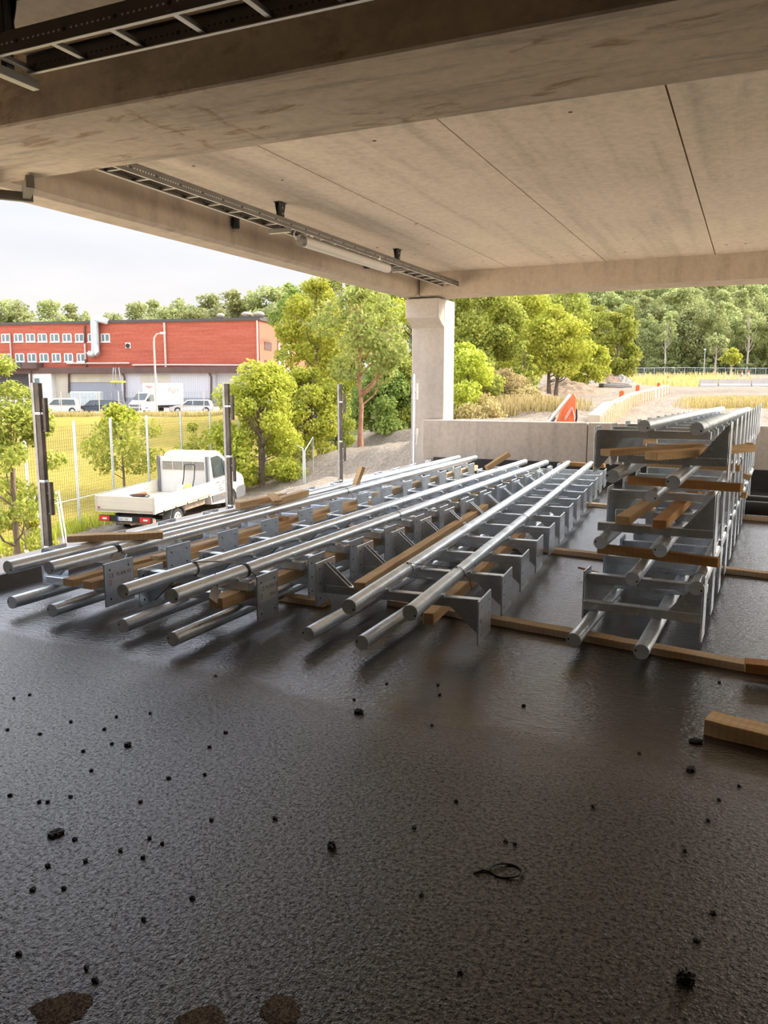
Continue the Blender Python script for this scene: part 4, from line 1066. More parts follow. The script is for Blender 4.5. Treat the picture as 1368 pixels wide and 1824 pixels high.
# undergrowth along the edge of the wood and the meadow fringe: nobody could count it
def scatter(name, label, pts, rad, leaf, mat, cat, n):
    rs = np.random.RandomState(len(pts)); P = []
    for (px, D) in pts:
        p = on_ground(px, D)
        for k in range(n):
            a = rs.rand() * 6.28; r = rad * math.sqrt(rs.rand()); x, y = p.x + r * math.cos(a), p.y + r * math.sin(a)
            P.append((x, y, ground_z(x, y)))
    mb_v = []; mb_f = []
    for (x, y, z) in P:
        h = leaf * rs.uniform(.6, 1.4); a = rs.rand() * 6.28; w_ = h * .10; lx, ly = rs.uniform(-.3, .3) * h, rs.uniform(-.3, .3) * h
        i = len(mb_v); mb_v += [(x - w_ * math.cos(a), y - w_ * math.sin(a), z - .05), (x + w_ * math.cos(a), y + w_ * math.sin(a), z - .05), (x + lx + w_ * .2, y + ly, z + h), (x + lx - w_ * .2, y + ly, z + h)]
        mb_f.append((i, i + 1, i + 2, i + 3))
    me = bpy.data.meshes.new(name); me.from_pydata(mb_v, [], mb_f); me.materials.append(MAT[mat])
    tag(obj(name, me), label, cat, None, 'stuff')
scatter('tall_grass', 'dry orange grass along the parking lot fence', [(x, 79.5) for x in range(-20, 520, 4)], 1.2, .42, 'leaf_grass', 'grass', 40)
scatter('tall_grass', 'yellow grass strip in front of the far heaps and wood', [(x, d) for x in range(1120, 1300, 8) for d in (90, 100, 112)], 4, .7, 'leaf_grass', 'grass', 24)
scatter('tall_grass', 'bright yellow grass strip behind the tall stack', [(x, d) for x in range(1240, 1420, 6) for d in (38, 40, 42)], 1.0, .28, 'leaf_grass', 'grass', 40)
random.seed(5)
for x in range(1128, 1430, 13):
    far_tree('shrub', 'low shrub in the dark edge of the wood behind the far fence', x + random.uniform(-4, 4), 173 + random.uniform(-2, 3), 640 + random.uniform(-9, 9), 'shrubs along the wood edge', random.randrange(4), 1.5)
scatter('tall_grass', 'weeds along the foot of the bank right of the column', [(x, d) for x in range(815, 1010, 6) for d in (36, 40)], 1.6, .34, 'leaf_dry', 'grass', 50)
scatter('tall_grass', 'green weeds along the foot of the wire fence', [(x, 22.5 + (x - 37) * .026) for x in range(-50, 480, 8)], .5, .3, 'leaf_yellow', 'grass', 40)
# ================================================================ RED BRICK BUILDING
BC = at_d(460, 570, 100); E1 = Vector((36.4, 7.9, 0)).normalized(); E2 = Vector((-E1.y, E1.x, 0))
ZG = -1.3; ZT = BC.z
BM = Matrix((E1, E2, Vector((0, 0, 1)))).transposed().to_4x4(); BM.translation = Vector((BC.x, BC.y, 0))
BI = BM.inverted()
def bf(px, py, off=0.0):
    """point of the facade plane (set off towards the viewer) in building axes: (s, z)"""
    d = ray(px, py); o = BI @ EYE; dd = BI.to_3x3() @ d
    t = (-off - o.y) / dd.y; q = o + dd * t; return q.x, q.z
def bs(px, py):
    """point of the right-hand side wall: (depth, z)"""
    d = ray(px, py); o = BI @ EYE; dd = BI.to_3x3() @ d
    t = -o.x / dd.x; q = o + dd * t; return q.y, q.z
def brick_mat():
    m, nt, out = new_mat('red_brick'); v = coords(nt); vs = coords(nt, scale=(.2, 1, 3))
    n1 = noise(nt, vs, .9, 5, .65); n2 = noise(nt, v, 3.0, 4)
    c = ramp(nt, n1, [(.3, (.36, .10, .07)), (.5, (.46, .135, .09)), (.7, (.54, .18, .12))])
    c = mixc(nt, .25, c, ramp(nt, n2, [(.3, (.30, .06, .04)), (.7, (.58, .16, .10))]))
    w_ = N(nt, 'ShaderNodeTexWave', Scale=2.1); w_.bands_direction = 'Z'; L(nt, v, w_.inputs['Vector'])
    c = mixc(nt, ramp(nt, w_.outputs[0], [(0, .22), (.2, 0.0)]), c, (.30, .10, .07))
    principled(nt, out, c, .9, 0, spec=.1); return m
def clad_mat(name, col, axis='Y'):
    m, nt, out = new_mat(name); v = coords(nt)
    w_ = N(nt, 'ShaderNodeTexWave', Scale=1.2); w_.bands_direction = axis; L(nt, v, w_.inputs['Vector'])
    principled(nt, out, ramp(nt, w_.outputs[0], [(.0, tuple(x * .72 for x in col)), (.25, col)]), .7, 0, w_.outputs[0], .4, .05, .2); return m
MAT['brick'] = brick_mat(); MAT['red_clad'] = clad_mat('red_cladding', (.60, .19, .12)); MAT['white_clad'] = clad_mat('white_cladding', (.66, .66, .68), 'X')
MAT['cream'] = plain('cream_render', (.60, .55, .44), .9, 0, .1, .6); MAT['white'] = plain('white_paint', (.80, .79, .76), .5, 0, .04, 1)
MAT['bgrey'] = clad_mat('grey_doors', (.36, .38, .42), 'X'); MAT['fascia'] = plain('brown_fascia', (.13, .075, .06), .7, 0, .15, 1); MAT['roof_dark'] = plain('roof_felt', (.09, .085, .085), .85)
MAT['pane'] = plain('window_glass', (.17, .24, .25), .15, 0, .45, .8, .6); MAT['duct'] = plain('duct_metal', (.55, .62, .64), .45, .5, .08)
MAT['pipe_pale'] = plain('pale_pipe', (.62, .50, .45), .6); MAT['vent_tan'] = plain('roof_vent', (.45, .38, .30), .7)

bld = empty('factory_building', (0, 0, 0)); bld.matrix_world = BM
tag(bld, 'long two storey red brick factory building beyond the parking lot', 'building')
SL = -85; SIDE = 26
s0 = bf(461, 655)[1]; zc0 = bf(300, 665)[1]; zc1 = bf(300, 654)[1]
b = MB().box((SL, 0, zc0), (0, SIDE, ZT)); b.build('brick_wall', MAT['brick'], bld)
b = MB().box((-.02, .02, zc0 - .2), (.10, SIDE, ZT - .02)); b.build('side_wall', MAT['red_clad'], bld)
MB().box((SL, -.25, ZT - .05), (.35, SIDE, ZT + .30)).build('roof', MAT['roof_dark'], bld)
MB().box((SL, -1.0, zc0), (1.0, .1, zc1)).build('canopy', MAT['fascia'], bld)
MB().box((SL, .05, ZG - 1), (.0, SIDE - 2, zc0 + .1)).build('ground_floor_wall', MAT['white_clad'], bld)
def fx(name, x0, y0, x1, y1, out, mat, back=.0, idx=None):
    a = bf(x0, y1); c = bf(x1, y0); return MB().box((a[0], -out, a[1]), (c[0], back, c[1])).build(name, MAT[mat] if isinstance(mat, str) else mat, bld)
def window(xc, y0, y1, w_):
    a = bf(xc - w_ / 2, y1); c = bf(xc + w_ / 2, y0); wd = c[0] - a[0]; hg = c[1] - a[1]; f = .13
    mb = MB(); x0, z0 = a
    for lo, hi in (((0, 0), (wd, f)), ((0, hg - f), (wd, hg)), ((0, 0), (f, hg)), ((wd - f, 0), (wd, hg)), ((wd * .45 - f * .6, 0), (wd * .45 + f * .6, hg))):
        mb.box((lo[0], -.10, lo[1]), (hi[0], .05, hi[1]))
    mb.box((-.1, -.16, -.08), (wd + .1, .0, .02))
    fr = mb.build('window', MAT['white'], bld, (x0, 0, z0))
    MB().box((f * .5, -.03, f * .5), (wd - f * .5, .02, hg - f * .5)).build('pane', MAT['pane'], fr)
for xc in (33.6, 54.8, 76, 98, 120, 142.5, 165, 188.2): window(xc, 594, 609.5, 15.2)
for xc in (36, 57.6, 79.2, 101, 122.8, 145.2): window(xc, 629.3, 644.8, 14.8)
window(11, 594.5, 610, 15); window(13.5, 630, 645.3, 14.5)
# ground floor bays
fx('white_bay', 62, 664, 98, 722, .9, 'white'); fx('white_bay', 222, 664, 385, 726, .45, 'white_clad')
fx('cream_wall', 98, 665, 125, 722, .12, 'cream'); fx('door_panel', 126, 666, 221, 681, .10, 'cream'); fx('door_panel', 126, 681.5, 221, 716, .12, 'bgrey')
fx('door', 71, 674, 77.5, 700, .95, 'pane'); fx('loading_dock', -20, 700, 98, 726, .5, 'cream'); fx('dock_recess', -20, 664, 60, 700, .06, 'roof_dark')
fx('light_panel', 254, 668, 276, 684, .5, 'cream'); fx('light_panel', 285, 668, 305, 684, .5, 'cream'); fx('plinth', 222, 709, 430, 728, .55, 'bgrey')
fx('canopy_box', 22, 646, 50, 657, 1.6, 'roof_dark'); fx('canopy_box', 50, 647, 77, 657, 1.5, 'fascia')
o = fx('wall_vent', 224.8, 610.5, 233, 620.5, .18, 'white'); 
a = bf(229, 616); MB().tube([(a[0], -.26, a[1]), (a[0], -.18, a[1])], .30, 14).build('vent_hole', MAT['dark'], bld)
# downpipes and wall pipes
def fpipe(name, pts, r, mat, out=.22):
    P = [(bf(x, y)[0], -out, bf(x, y)[1]) for x, y in pts]; return MB().tube(P, r, 8).build(name, MAT[mat], bld)
fpipe('downpipe', [(152.3, 580), (152.6, 611)], .13, 'fascia'); fpipe('downpipe', [(152.8, 612), (154, 640)], .13, 'pipe_pale'); fpipe('downpipe', [(154, 640), (155.5, 657)], .13, 'fascia')
fpipe('downpipe', [(294, 575), (297, 655)], .15, 'pipe_pale'); fpipe('downpipe', [(459, 571), (460.5, 655)], .12, 'pipe_pale')
fpipe('downpipe', [(19, 594), (22.5, 645)], .10, 'pipe_pale')
fpipe('wall_pipe', [(121, 647.5), (232, 647)], .13, 'pipe_pale'); fpipe('wall_pipe', [(238, 650.5), (300, 650), (458, 651)], .13, 'pipe_pale'); fpipe('wall_pipe', [(155, 629), (172, 628.5)], .07, 'pipe_pale')
fpipe('downpipe', [(377.5, 662), (378, 667), (380.5, 672), (380.5, 722)], .14, 'fascia', .75); fpipe('downpipe', [(223.7, 662), (224, 667), (227, 672), (227.5, 715)], .14, 'fascia', .75); fpipe('downpipe', [(62.8, 661), (64.5, 668), (65, 700)], .13, 'fascia', 1.1); fpipe('downpipe', [(125, 664), (125, 700)], .12, 'fascia', .3)
# big air duct
fpipe('air_duct', [(163, 630.5), (170, 631), (173, 629), (172.5, 615), (171, 575), (171.5, 569.5), (175, 568.5), (195, 573)], .42, 'duct', .6)
fpipe('air_duct', [(180, 631.5), (177.5, 629), (176.8, 612), (175.5, 573)], .42, 'duct', .75)
# side wall: vents and tall window
def sx_(name, x0, y0, x1, y1, mat, out=.16):
    a = bs(x0, y1); c = bs(x1, y0); return MB().box((.0, a[0], a[1]), (out, c[0], c[1])).build(name, MAT[mat], bld)
sx_('louvre', 469.5, 610, 482, 623, 'fascia'); sx_('louvre', 470, 642, 483, 655, 'fascia')
w2 = sx_('tall_window', 494, 592, 517, 661, 'red_clad', .2)
for (x0, y0, x1, y1) in ((494, 592, 495.5, 661), (501.5, 592, 503, 661), (509, 592, 510.5, 661), (494, 630, 517, 632), (494, 636, 517, 638), (494, 659, 517, 661)): sx_('mullion', x0, y0, x1, y1, 'white', .3)
sx_('pane', 495.5, 626, 516, 637, 'pane', .24)
# roof gear
for i, (x, yb, yt, r) in enumerate([(376, 571, 558, .5), (424, 570.5, 556, .72), (446, 570.5, 556, .72)]):
    a = bf(x, yb); h = bf(x, yt)[1] - a[1]
    MB().lathe([(r * .75, -.4), (r * .75, h * .5), (r, h * .55), (r, h * .8), (r * .6, h)], 14).build('roof_vent', MAT['vent_tan'], bld, (a[0], 3, ZT + .3))
    MB().box((-r * 1.2, -r, -.1), (r * 1.2, r, .35)).build('vent_curb', MAT['roof_dark'], bld, (a[0], 3, ZT + .3))
def rbox(x0, yt, x1, y, mat, nm='roof_unit'):
    a = bf(x0, y)[0]; c = bf(x1, y)[0]; h = bf(x0, yt)[1]; MB().box((a, 2.5, ZT + .2), (c, 6, h)).build(nm, MAT[mat], bld, bevel=.05)
rbox(316, 567, 352, 572, 'roof_dark'); rbox(333, 566, 352, 572, 'duct'); rbox(352, 568.5, 369, 572, 'white'); rbox(197, 570, 214, 577, 'duct'); rbox(214, 568.5, 240, 577, 'cream'); rbox(231, 573, 258, 577, 'roof_dark')
rbox(34, 577, 44, 582, 'roof_dark'); rbox(54, 577.5, 66, 582, 'roof_dark'); rbox(118, 576, 128, 580, 'roof_dark'); rbox(500, 566, 512, 570, 'roof_dark')

# ================================================================ VEHICLES
MAT['car_white'] = plain('white_car_paint', (.66, .645, .61), .3, 0, .03, 1, .6); MAT['car_cream'] = plain('cream_white_panels', (.66, .60, .49), .45, 0, .04, 2)
MAT['car_dark'] = plain('dark_blue_car_paint', (.035, .045, .06), .25, .2, .1, 1, .7); MAT['car_silver'] = plain('silver_car_paint', (.60, .58, .55), .3, .4, .05, 1)
MAT['glass'] = plain('car_glass', (.05, .065, .065), .08, 0, .3, 1, .8); MAT['tyre'] = plain('tyre', (.025, .024, .023), .8); MAT['rim'] = plain('wheel_rim', (.55, .54, .52), .4, .5, .1)
MAT['red_lamp'] = plain('red_lamp', (.62, .03, .03), .3, 0, .15, 9); MAT['orange_lamp'] = plain('orange_lamp', (.8, .25, .03), .4); MAT['plate'] = plain('plate_white', (.72, .72, .70), .5, 0, .03)
MAT['blue'] = plain('plate_blue', (.03, .08, .40), .5); MAT['grey_plastic'] = plain('grey_plastic', (.16, .16, .165), .6); MAT['logo_red'] = plain('red_print', (.62, .04, .05), .6, 0, .05); MAT['box_white'] = plain('truck_box', (.82, .78, .68), .45, 0, .03, 1)
MAT['orange'] = plain('orange_paint', (.72, .14, .03), .4, 0, .12, 3); MAT['yellow'] = plain('yellow_paint', (.78, .60, .06), .45, 0, .1, 3); MAT['mud'] = plain('dusty_metal', (.42, .34, .26), .8, 0, .3, 6)

def wheel(root, x, y, r, w_, out, hub=True):
    o = MB()
    prof = [(r * .62, -w_ / 2), (r * .95, -w_ / 2), (r, -w_ * .3), (r, w_ * .3), (r * .95, w_ / 2), (r * .62, w_ / 2)]
    o.lathe(prof, 20, 0, Matrix.Rotation(R(90), 4, 'Y'))
    wh = o.build('wheel', MAT['tyre'], root, (x, y, r))
    mb = MB(); s_ = out
    mb.lathe([(r * .64, -.02), (r * .64, .02), (r * .5, .035), (r * .2, .03), (r * .12, .05)], 16, 0, Matrix.Translation((s_ * w_ * .42, 0, 0)) @ Matrix.Rotation(R(90 * s_), 4, 'Y'))
    for k in range(8):
        an = k * .785
        mb.tube([(s_ * (w_ * .42 + .034), r * .4 * math.cos(an), r * .4 * math.sin(an)), (s_ * (w_ * .42 + .040), r * .4 * math.cos(an), r * .4 * math.sin(an))], r * .07, 8, 1)
    mb.build('hub', [MAT['rim'], MAT['dark']], wh)

def shell(prof, hw, mi=0):
    """body from a side profile [(y, z)], half-width function hw(z)"""
    n = len(prof); vs = [(-hw(z, y), y, z) for y, z in prof] + [(hw(z, y), y, z) for y, z in prof]
    return vs, [tuple(range(n)), tuple(range(n, 2 * n))[::-1]] + [(i, n + i, n + (i + 1) % n, (i + 1) % n) for i in range(n)]
def side_panel(mb, poly, hw, s_, off=.006, mi=0):
    vs = [(s_ * (hw(z, y) + off), y, z) for y, z in poly] + [(s_ * (hw(z, y) - .03), y, z) for y, z in poly]; n = len(poly)
    fs = [tuple(range(n)), tuple(range(n, 2 * n))[::-1]] + [(i, (i + 1) % n, n + (i + 1) % n, n + i) for i in range(n)]
    if s_ < 0: fs = [f[::-1] for f in fs]
    mb.add(vs, fs, mi)

# --- white pickup with a dropside bed
def pickup():
    fwd = Vector((-.139, .99, 0)).normalized(); rgt = Vector((fwd.y, -fwd.x, 0))
    gp = at_d(312, 943, 25.5); o = gp - rgt * .86
    root = empty('pickup_truck', (o.x, o.y, -2.93), (R(1.6), 0, math.atan2(-fwd.x, fwd.y)))
    tag(root, 'white dropside pickup truck parked on the gravel by the wire fence', 'truck')
    for x in (-.86, .86):
        wheel(root, x, 0, .35, .24, 1 if x > 0 else -1); wheel(root, x, 3.62, .35, .22, 1 if x > 0 else -1)
    # chassis
    mb = MB()
    for x in (-.42, .42): mb.box((x - .05, -1.2, .52), (x + .05, 3.0, .68))
    for y in (-1.1, -.3, .6, 1.5): mb.box((-.5, y, .55), (.5, y + .08, .66))
    mb.tube([(-.86, 0, .36), (.86, 0, .36)], .07, 10); mb.tube([(0, 0, .36), (0, 2.4, .5)], .05, 8); mb.tube([(.15, -1.3, .38), (.2, -.4, .42)], .05, 8, 1); mb.tube([(-.55, -1.0, .42), (.75, -1.0, .42)], .12, 12, 1)
    mb.build('chassis', [MAT['dark'], MAT['mud']], root)
    mb = MB().box((.35, .75, .45), (.80, 2.1, .72)); mb.box((-.85, .9, .42), (-.4, 1.9, .72)); mb.build('tank', MAT['mud'], root, bevel=.03)
    # bed
    Y0, Y1, W, Z0, Z1 = -1.36, 2.15, 1.04, .83, 1.24
    MB().box((-W, Y0, Z0 - .09), (W, Y1, Z0)).build('bed_floor', MAT['car_cream'], root)
    def dropside(nm, lo, hi, axis):
        mb = MB().box(lo, hi)
        L_ = hi[2] - lo[2]
        for k in (.32, .66):
            z = lo[2] + L_ * k
            if axis == 'y': mb.box((lo[0] - .004, lo[1] + .05, z - .008), (hi[0] + .004, hi[1] - .05, z + .008))
            else: mb.box((lo[0] + .05, lo[1] - .004, z - .008), (hi[0] - .05, hi[1] + .004, z + .008))
        return mb.build(nm, MAT['car_cream'], root, bevel=.006)
    dropside('side_board', (W - .03, Y0 + .03, Z0 - .07), (W, Y1, Z1), 'y'); dropside('side_board', (-W, Y0 + .03, Z0 - .07), (-W + .03, Y1, Z1), 'y'); t = dropside('tailgate', (-W, Y0, Z0 - .07), (W, Y0 + .03, Z1), 'x')
    mb = MB()
    for x in (W - .02, -W + .02): mb.box((x - .035, Y0 - .012, Z0 - .10), (x + .035, Y0 + .05, Z1 + .01))
    mb.build('corner_post', MAT['car_silver'], root)
    MB().tube([(-W + .12, Y0 - .015, Z0 + .05), (-W + .12, Y0 - .03, Z0 + .05)], .03, 10).build('latch', MAT['red_lamp'], root)
    mb = MB()
    for y in (-.9, -.2, .5, 1.2, 1.9): mb.box((W - .01, y, Z0 - .09), (W + .012, y + .06, Z0 - .05))
    mb.build('hinge', MAT['dark'], root)
    # bulkhead guard at the front of the bed
    mb = MB().box((-.92, Y1 - .04, Z0), (.92, Y1, 2.08)); mb.build('headboard', MAT['car_white'], root, bevel=.01)
    mb = MB().box((-.80, Y1 - .052, 1.62), (.80, Y1 - .035, 1.90)); 
    for k in range(7): mb.box((-.80, Y1 - .062, 1.63 + k * .038), (.80, Y1 - .05, 1.645 + k * .038), 1)
    for k in (-.4, 0, .4): mb.box((k - .01, Y1 - .064, 1.62), (k + .01, Y1 - .048, 1.90), 1)
    mb.build('rear_grille', [MAT['glass'], MAT['car_silver']], root)
    for x in (-.94, .94): MB().box((x - .045, Y1 - .10, Z0), (x + .045, Y1 + .02, 2.10)).build('headboard_post', MAT['grey_plastic'], root)
    # cab
    hw = lambda z, y: .99 if z < 1.28 else .99 - .19 * (z - 1.28) / .95
    prof = [(2.22, .42), (2.22, 2.02), (2.32, 2.17), (2.6, 2.23), (3.05, 2.21), (3.28, 2.12), (4.02, 1.46), (4.18, 1.33), (4.55, 1.18), (4.68, 1.02), (4.72, .75), (4.72, .36), (4.05, .33), (3.98, .55), (3.84, .70), (3.62, .76), (3.40, .70), (3.26, .55), (3.18, .33)]
    mb = MB(); vs, fs = shell(prof, hw); mb.add(vs, fs); mb.build('cab', MAT['car_white'], root, bevel=.03, seg=2)
    for s_ in (1, -1):
        mb = MB(); side_panel(mb, [(2.55, 1.33), (2.55, 2.02), (3.0, 2.04), (3.18, 1.98), (3.20, 1.33)], hw, s_); side_panel(mb, [(3.24, 1.33), (3.23, 1.95), (3.75, 1.50), (3.80, 1.33)], hw, s_); mb.build('side_window', MAT['glass'], root)
    hwf = .80; mb = MB(); mb.add([(-hwf, 3.32, 2.10), (hwf, 3.32, 2.10), (hwf + .12, 4.04, 1.47), (-hwf - .12, 4.04, 1.47)], [(0, 1, 2, 3)]); mb.build('windscreen', MAT['glass'], root, (0, .012, .012))
    mb = MB()
    for s_ in (1, -1):
        side_panel(mb, [(2.28, .48), (2.28, .72), (3.20, .72), (3.20, .48)], hw, s_, .012); side_panel(mb, [(4.05, .36), (4.05, .70), (4.2, .78), (4.71, .78), (4.71, .36)], hw, s_, .012)
    mb.box((-.98, 4.66, .36), (.98, 4.80, .70)); mb.build('lower_trim', MAT['grey_plastic'], root)
    mb = MB()
    for s_ in (1, -1):
        pts = [(s_ * .985, 3.62 + .42 * math.cos(t), .36 + .42 * math.sin(t)) for t in np.linspace(-.1, math.pi + .1, 12)]; mb.tube(pts, .035, 6)
    mb.build('wheel_arch', MAT['grey_plastic'], root)
    for s_ in (1, -1):
        mb = MB().box((s_ * 1.12 - .10, 3.55, 1.42), (s_ * 1.12 + .10, 3.66, 1.80)); mb.box((min(s_ * .9, s_ * 1.1), 3.58, 1.40), (max(s_ * .9, s_ * 1.1), 3.63, 1.45)); mb.box((s_ * 1.12 - .085, 3.545, 1.45), (s_ * 1.12 + .085, 3.552, 1.77), 1)
        mb.build('mirror', [MAT['grey_plastic'], MAT['pane']], root, bevel=.015)
    mb = MB(); mb.box((.985, 2.62, 1.12), (1.0, 2.80, 1.16)); mb.build('door_handle', MAT['grey_plastic'], root)
    mb = MB(); 
    for k, (y, z, w_) in enumerate(((3.0, 1.12, .30), (2.75, .98, .22), (2.75, .90, .34), (2.75, .82, .42), (3.0, 1.05, .2))):
        for q in range(int(w_ / .05)): mb.box((.993, y + q * .05, z), (.996, y + q * .05 + .036, z + .035))
    mb.build('door_lettering', MAT['grey_plastic'], root)
    MB().box((.98, 2.98, .62), (1.008, 3.08, .68)).build('side_marker', MAT['orange_lamp'], root)
    # mudguards
    for s_ in (1, -1):
        mb = MB(); pts = [(s_ * .86, .43 * math.cos(t), .38 + .43 * math.sin(t)) for t in np.linspace(.15, math.pi - .15, 12)]
        vs = []; fs = []
        for p in pts: vs += [(p[0] - .14, p[1], p[2]), (p[0] + .14, p[1], p[2]), (p[0] + .14, p[1] * 1.03, p[2] + .015), (p[0] - .14, p[1] * 1.03, p[2] + .015)]
        for i in range(len(pts) - 1):
            for k in range(4): fs.append((i * 4 + k, i * 4 + (k + 1) % 4, i * 4 + 4 + (k + 1) % 4, i * 4 + 4 + k))
        mb.add(vs, fs); mb.box((s_ * .86 - .14, -.47, .12), (s_ * .86 + .14, -.43, .52)); mb.build('mudguard', MAT['grey_plastic'], root)
    # tail bar
    mb = MB().box((-.92, -1.40, .46), (.92, -1.32, .64)); mb.build('tail_bar', MAT['black'], root)
    for s_ in (1, -1):
        mb = MB().box((s_ * .72 - .18, -1.43, .475), (s_ * .72 + .18, -1.40, .63)); 
        mb.box((s_ * .72 - .06 * 1, -1.434, .52), (s_ * .72 + .10, -1.429, .58), 1); mb.build('tail_light', [MAT['red_lamp'], MAT['plate']], root, bevel=.006)
    mb = MB().box((-.26, -1.42, .50), (.26, -1.40, .61)); mb.box((-.26, -1.424, .50), (-.21, -1.419, .61), 1)
    vs, fs = text_geo('SKK 04Z', .098)
    mb.add([(v[0] * .92 - .19, -1.4215, v[1] + .52) for v in vs], fs, 2); mb.build('licence_plate', [MAT['plate'], MAT['blue'], MAT['ink']], root)
    MB().box((.3, -1.0, .70), (.9, -.98, .76)).build('side_reflector', MAT['orange_lamp'], root)
    # things lying in the bed
    M = root.matrix_basis
    def inbed(name, label, cat, x, y): 
        e_ = empty(name, Matrix.Translation(root.location) @ root.rotation_euler.to_matrix().to_4x4() @ Vector((x, y, Z0)), root.rotation_euler); tag(e_, label, cat); return e_
    pc = inbed('plate_compactor', 'plate compactor with a yellow guard standing in the pickup bed', 'machine', .35, 1.45)
    MB().box((-.28, -.35, .0), (.28, .35, .06)).build('base_plate', MAT['mud'], pc, bevel=.02); MB().box((-.17, -.2, .08), (.17, .18, .36)).build('engine', MAT['car_silver'], pc, bevel=.04)
    mb = MB().lathe([(.02, -.03), (.19, -.03), (.20, 0), (.19, .03), (.02, .03)], 16, 0, Matrix.Translation((.24, -.08, .27)) @ Matrix.Rotation(R(90), 4, 'Y')); mb.build('belt_guard', MAT['yellow'], pc)
    MB().tube([(-.2, .2, .1), (-.2, .42, .55), (-.2, .50, .95), (-.18, .50, 1.0), (.18, .50, 1.0), (.2, .5, .95), (.2, .42, .55), (.2, .2, .1)], .018, 8).build('handle', MAT['dark'], pc)
    hs_ = inbed('hose', 'coiled hose and red tool lying in the pickup bed', 'hose', .25, -.9)
    MB().tube([(.25 * math.cos(t) * (1 + .03 * t), .22 * math.sin(t), .30 + .01 * t) for t in np.linspace(0, 12, 60)], .018, 6).build('coil', MAT['dark'], hs_); MB().box((-.5, .1, .0), (.35, .6, .30)).build('crate', MAT['mud'], hs_, bevel=.02); MB().tube([(-.35, .2, .34), (-.1, .5, .38)], .05, 8).build('red_tool', MAT['orange'], hs_)
pickup()

# --- small parked cars
def car(label, px, D, heading, paint, kind, name='car'):
    p = on_ground(px, D)
    root = empty(name, (p.x, p.y, p.z + .02), (0, 0, heading)); tag(root, label, 'car', 'cars parked along the factory')
    if kind == 'suv': Ln, H, W = 4.3, 1.66, .88
    elif kind == 'wagon': Ln, H, W = 4.6, 1.47, .87
    else: Ln, H, W = 4.1, 1.48, .84
    h = Ln / 2; bz = .96 if kind == 'suv' else .86
    hw = lambda z, y: W if z < bz else W - .22 * (z - bz) / (H - bz)
    rear = -h + (.10 if kind != 'hatch' else .12)
    prof = [(-h, .35), (-h - .02, .62), (-h + .02, bz), (rear + .16, H - .12), (rear + .5, H), (.3, H), (.55, H - .04), (1.15, bz + .05), (h - .35, bz - .08), (h - .05, bz - .25), (h, .55), (h, .30), (h - .45, .26)]
    for wy in (h - .82, -h + .80):
        pass
    prof += [(-h + .4, .26)]
    mb = MB(); vs, fs = shell(prof, hw); mb.add(vs, fs); mb.build('body', MAT[paint], root, bevel=.05, seg=2)
    mb = MB()
    for s_ in (1, -1):
        side_panel(mb, [(rear + .32, bz + .03), (rear + .45, H - .12), (-.15, H - .09), (-.15, bz + .03)], hw, s_, .01); side_panel(mb, [(-.08, bz + .03), (-.08, H - .09), (.42, H - .11), (.98, bz + .05)], hw, s_, .01)
    mb.add([(-.62, .58, H - .05), (.62, .58, H - .05), (.76, 1.14, bz + .07), (-.76, 1.14, bz + .07)], [(0, 1, 2, 3)]); mb.add([(-.6, rear + .20, H - .14), (.6, rear + .20, H - .14), (.70, -h + .03, bz + .08), (-.70, -h + .03, bz + .08)], [(3, 2, 1, 0)])
    mb.build('windows', MAT['glass'], root, (0, .0, .008))
    mb = MB()
    for s_ in (1, -1): mb.box((s_ * .62 - .16, h - .03, .62), (s_ * .62 + .16, h + .02, .74))
    mb.box((-.4, h - .01, .44), (.4, h + .025, .56), 1); mb.build('headlight', [MAT['rim'], MAT['dark']], root)
    mb = MB()
    for s_ in (1, -1): mb.box((s_ * .66 - .13, -h - .03, .70), (s_ * .66 + .13, -h + .03, .88))
    mb.build('tail_light', MAT['red_lamp'], root)
    for s_ in (1, -1):
        for wy in (h - .82, -h + .80):
            mb = MB().lathe([(.36, -.02), (.36, .02)], 16, 0, Matrix.Translation((s_ * (W - .005), wy, .34)) @ Matrix.Rotation(R(90), 4, 'Y')); mb.build('wheel_arch', MAT['black'], root)
            wheel(root, s_ * (W - .06), wy, .32, .2, s_)
    return root
fac = math.atan2(E1.y, E1.x)
HL = fac + R(90)      # nose to the left along the facade
car('white car cut off by the left edge of the picture', -4, 87, HL + R(10), 'car_white', 'hatch')
car('low white hatchback half hidden by the largest guard post', 43, 86.5, HL + R(22), 'car_white', 'hatch')
car('white SUV just right of the largest guard post', 103, 86, HL + R(30), 'car_white', 'suv')
car('dark estate car between the white SUV and the box truck', 172, 87, HL + R(12), 'car_dark', 'wagon')
car('silver white estate car right of the box truck', 341, 86, HL + R(22), 'car_silver', 'wagon')

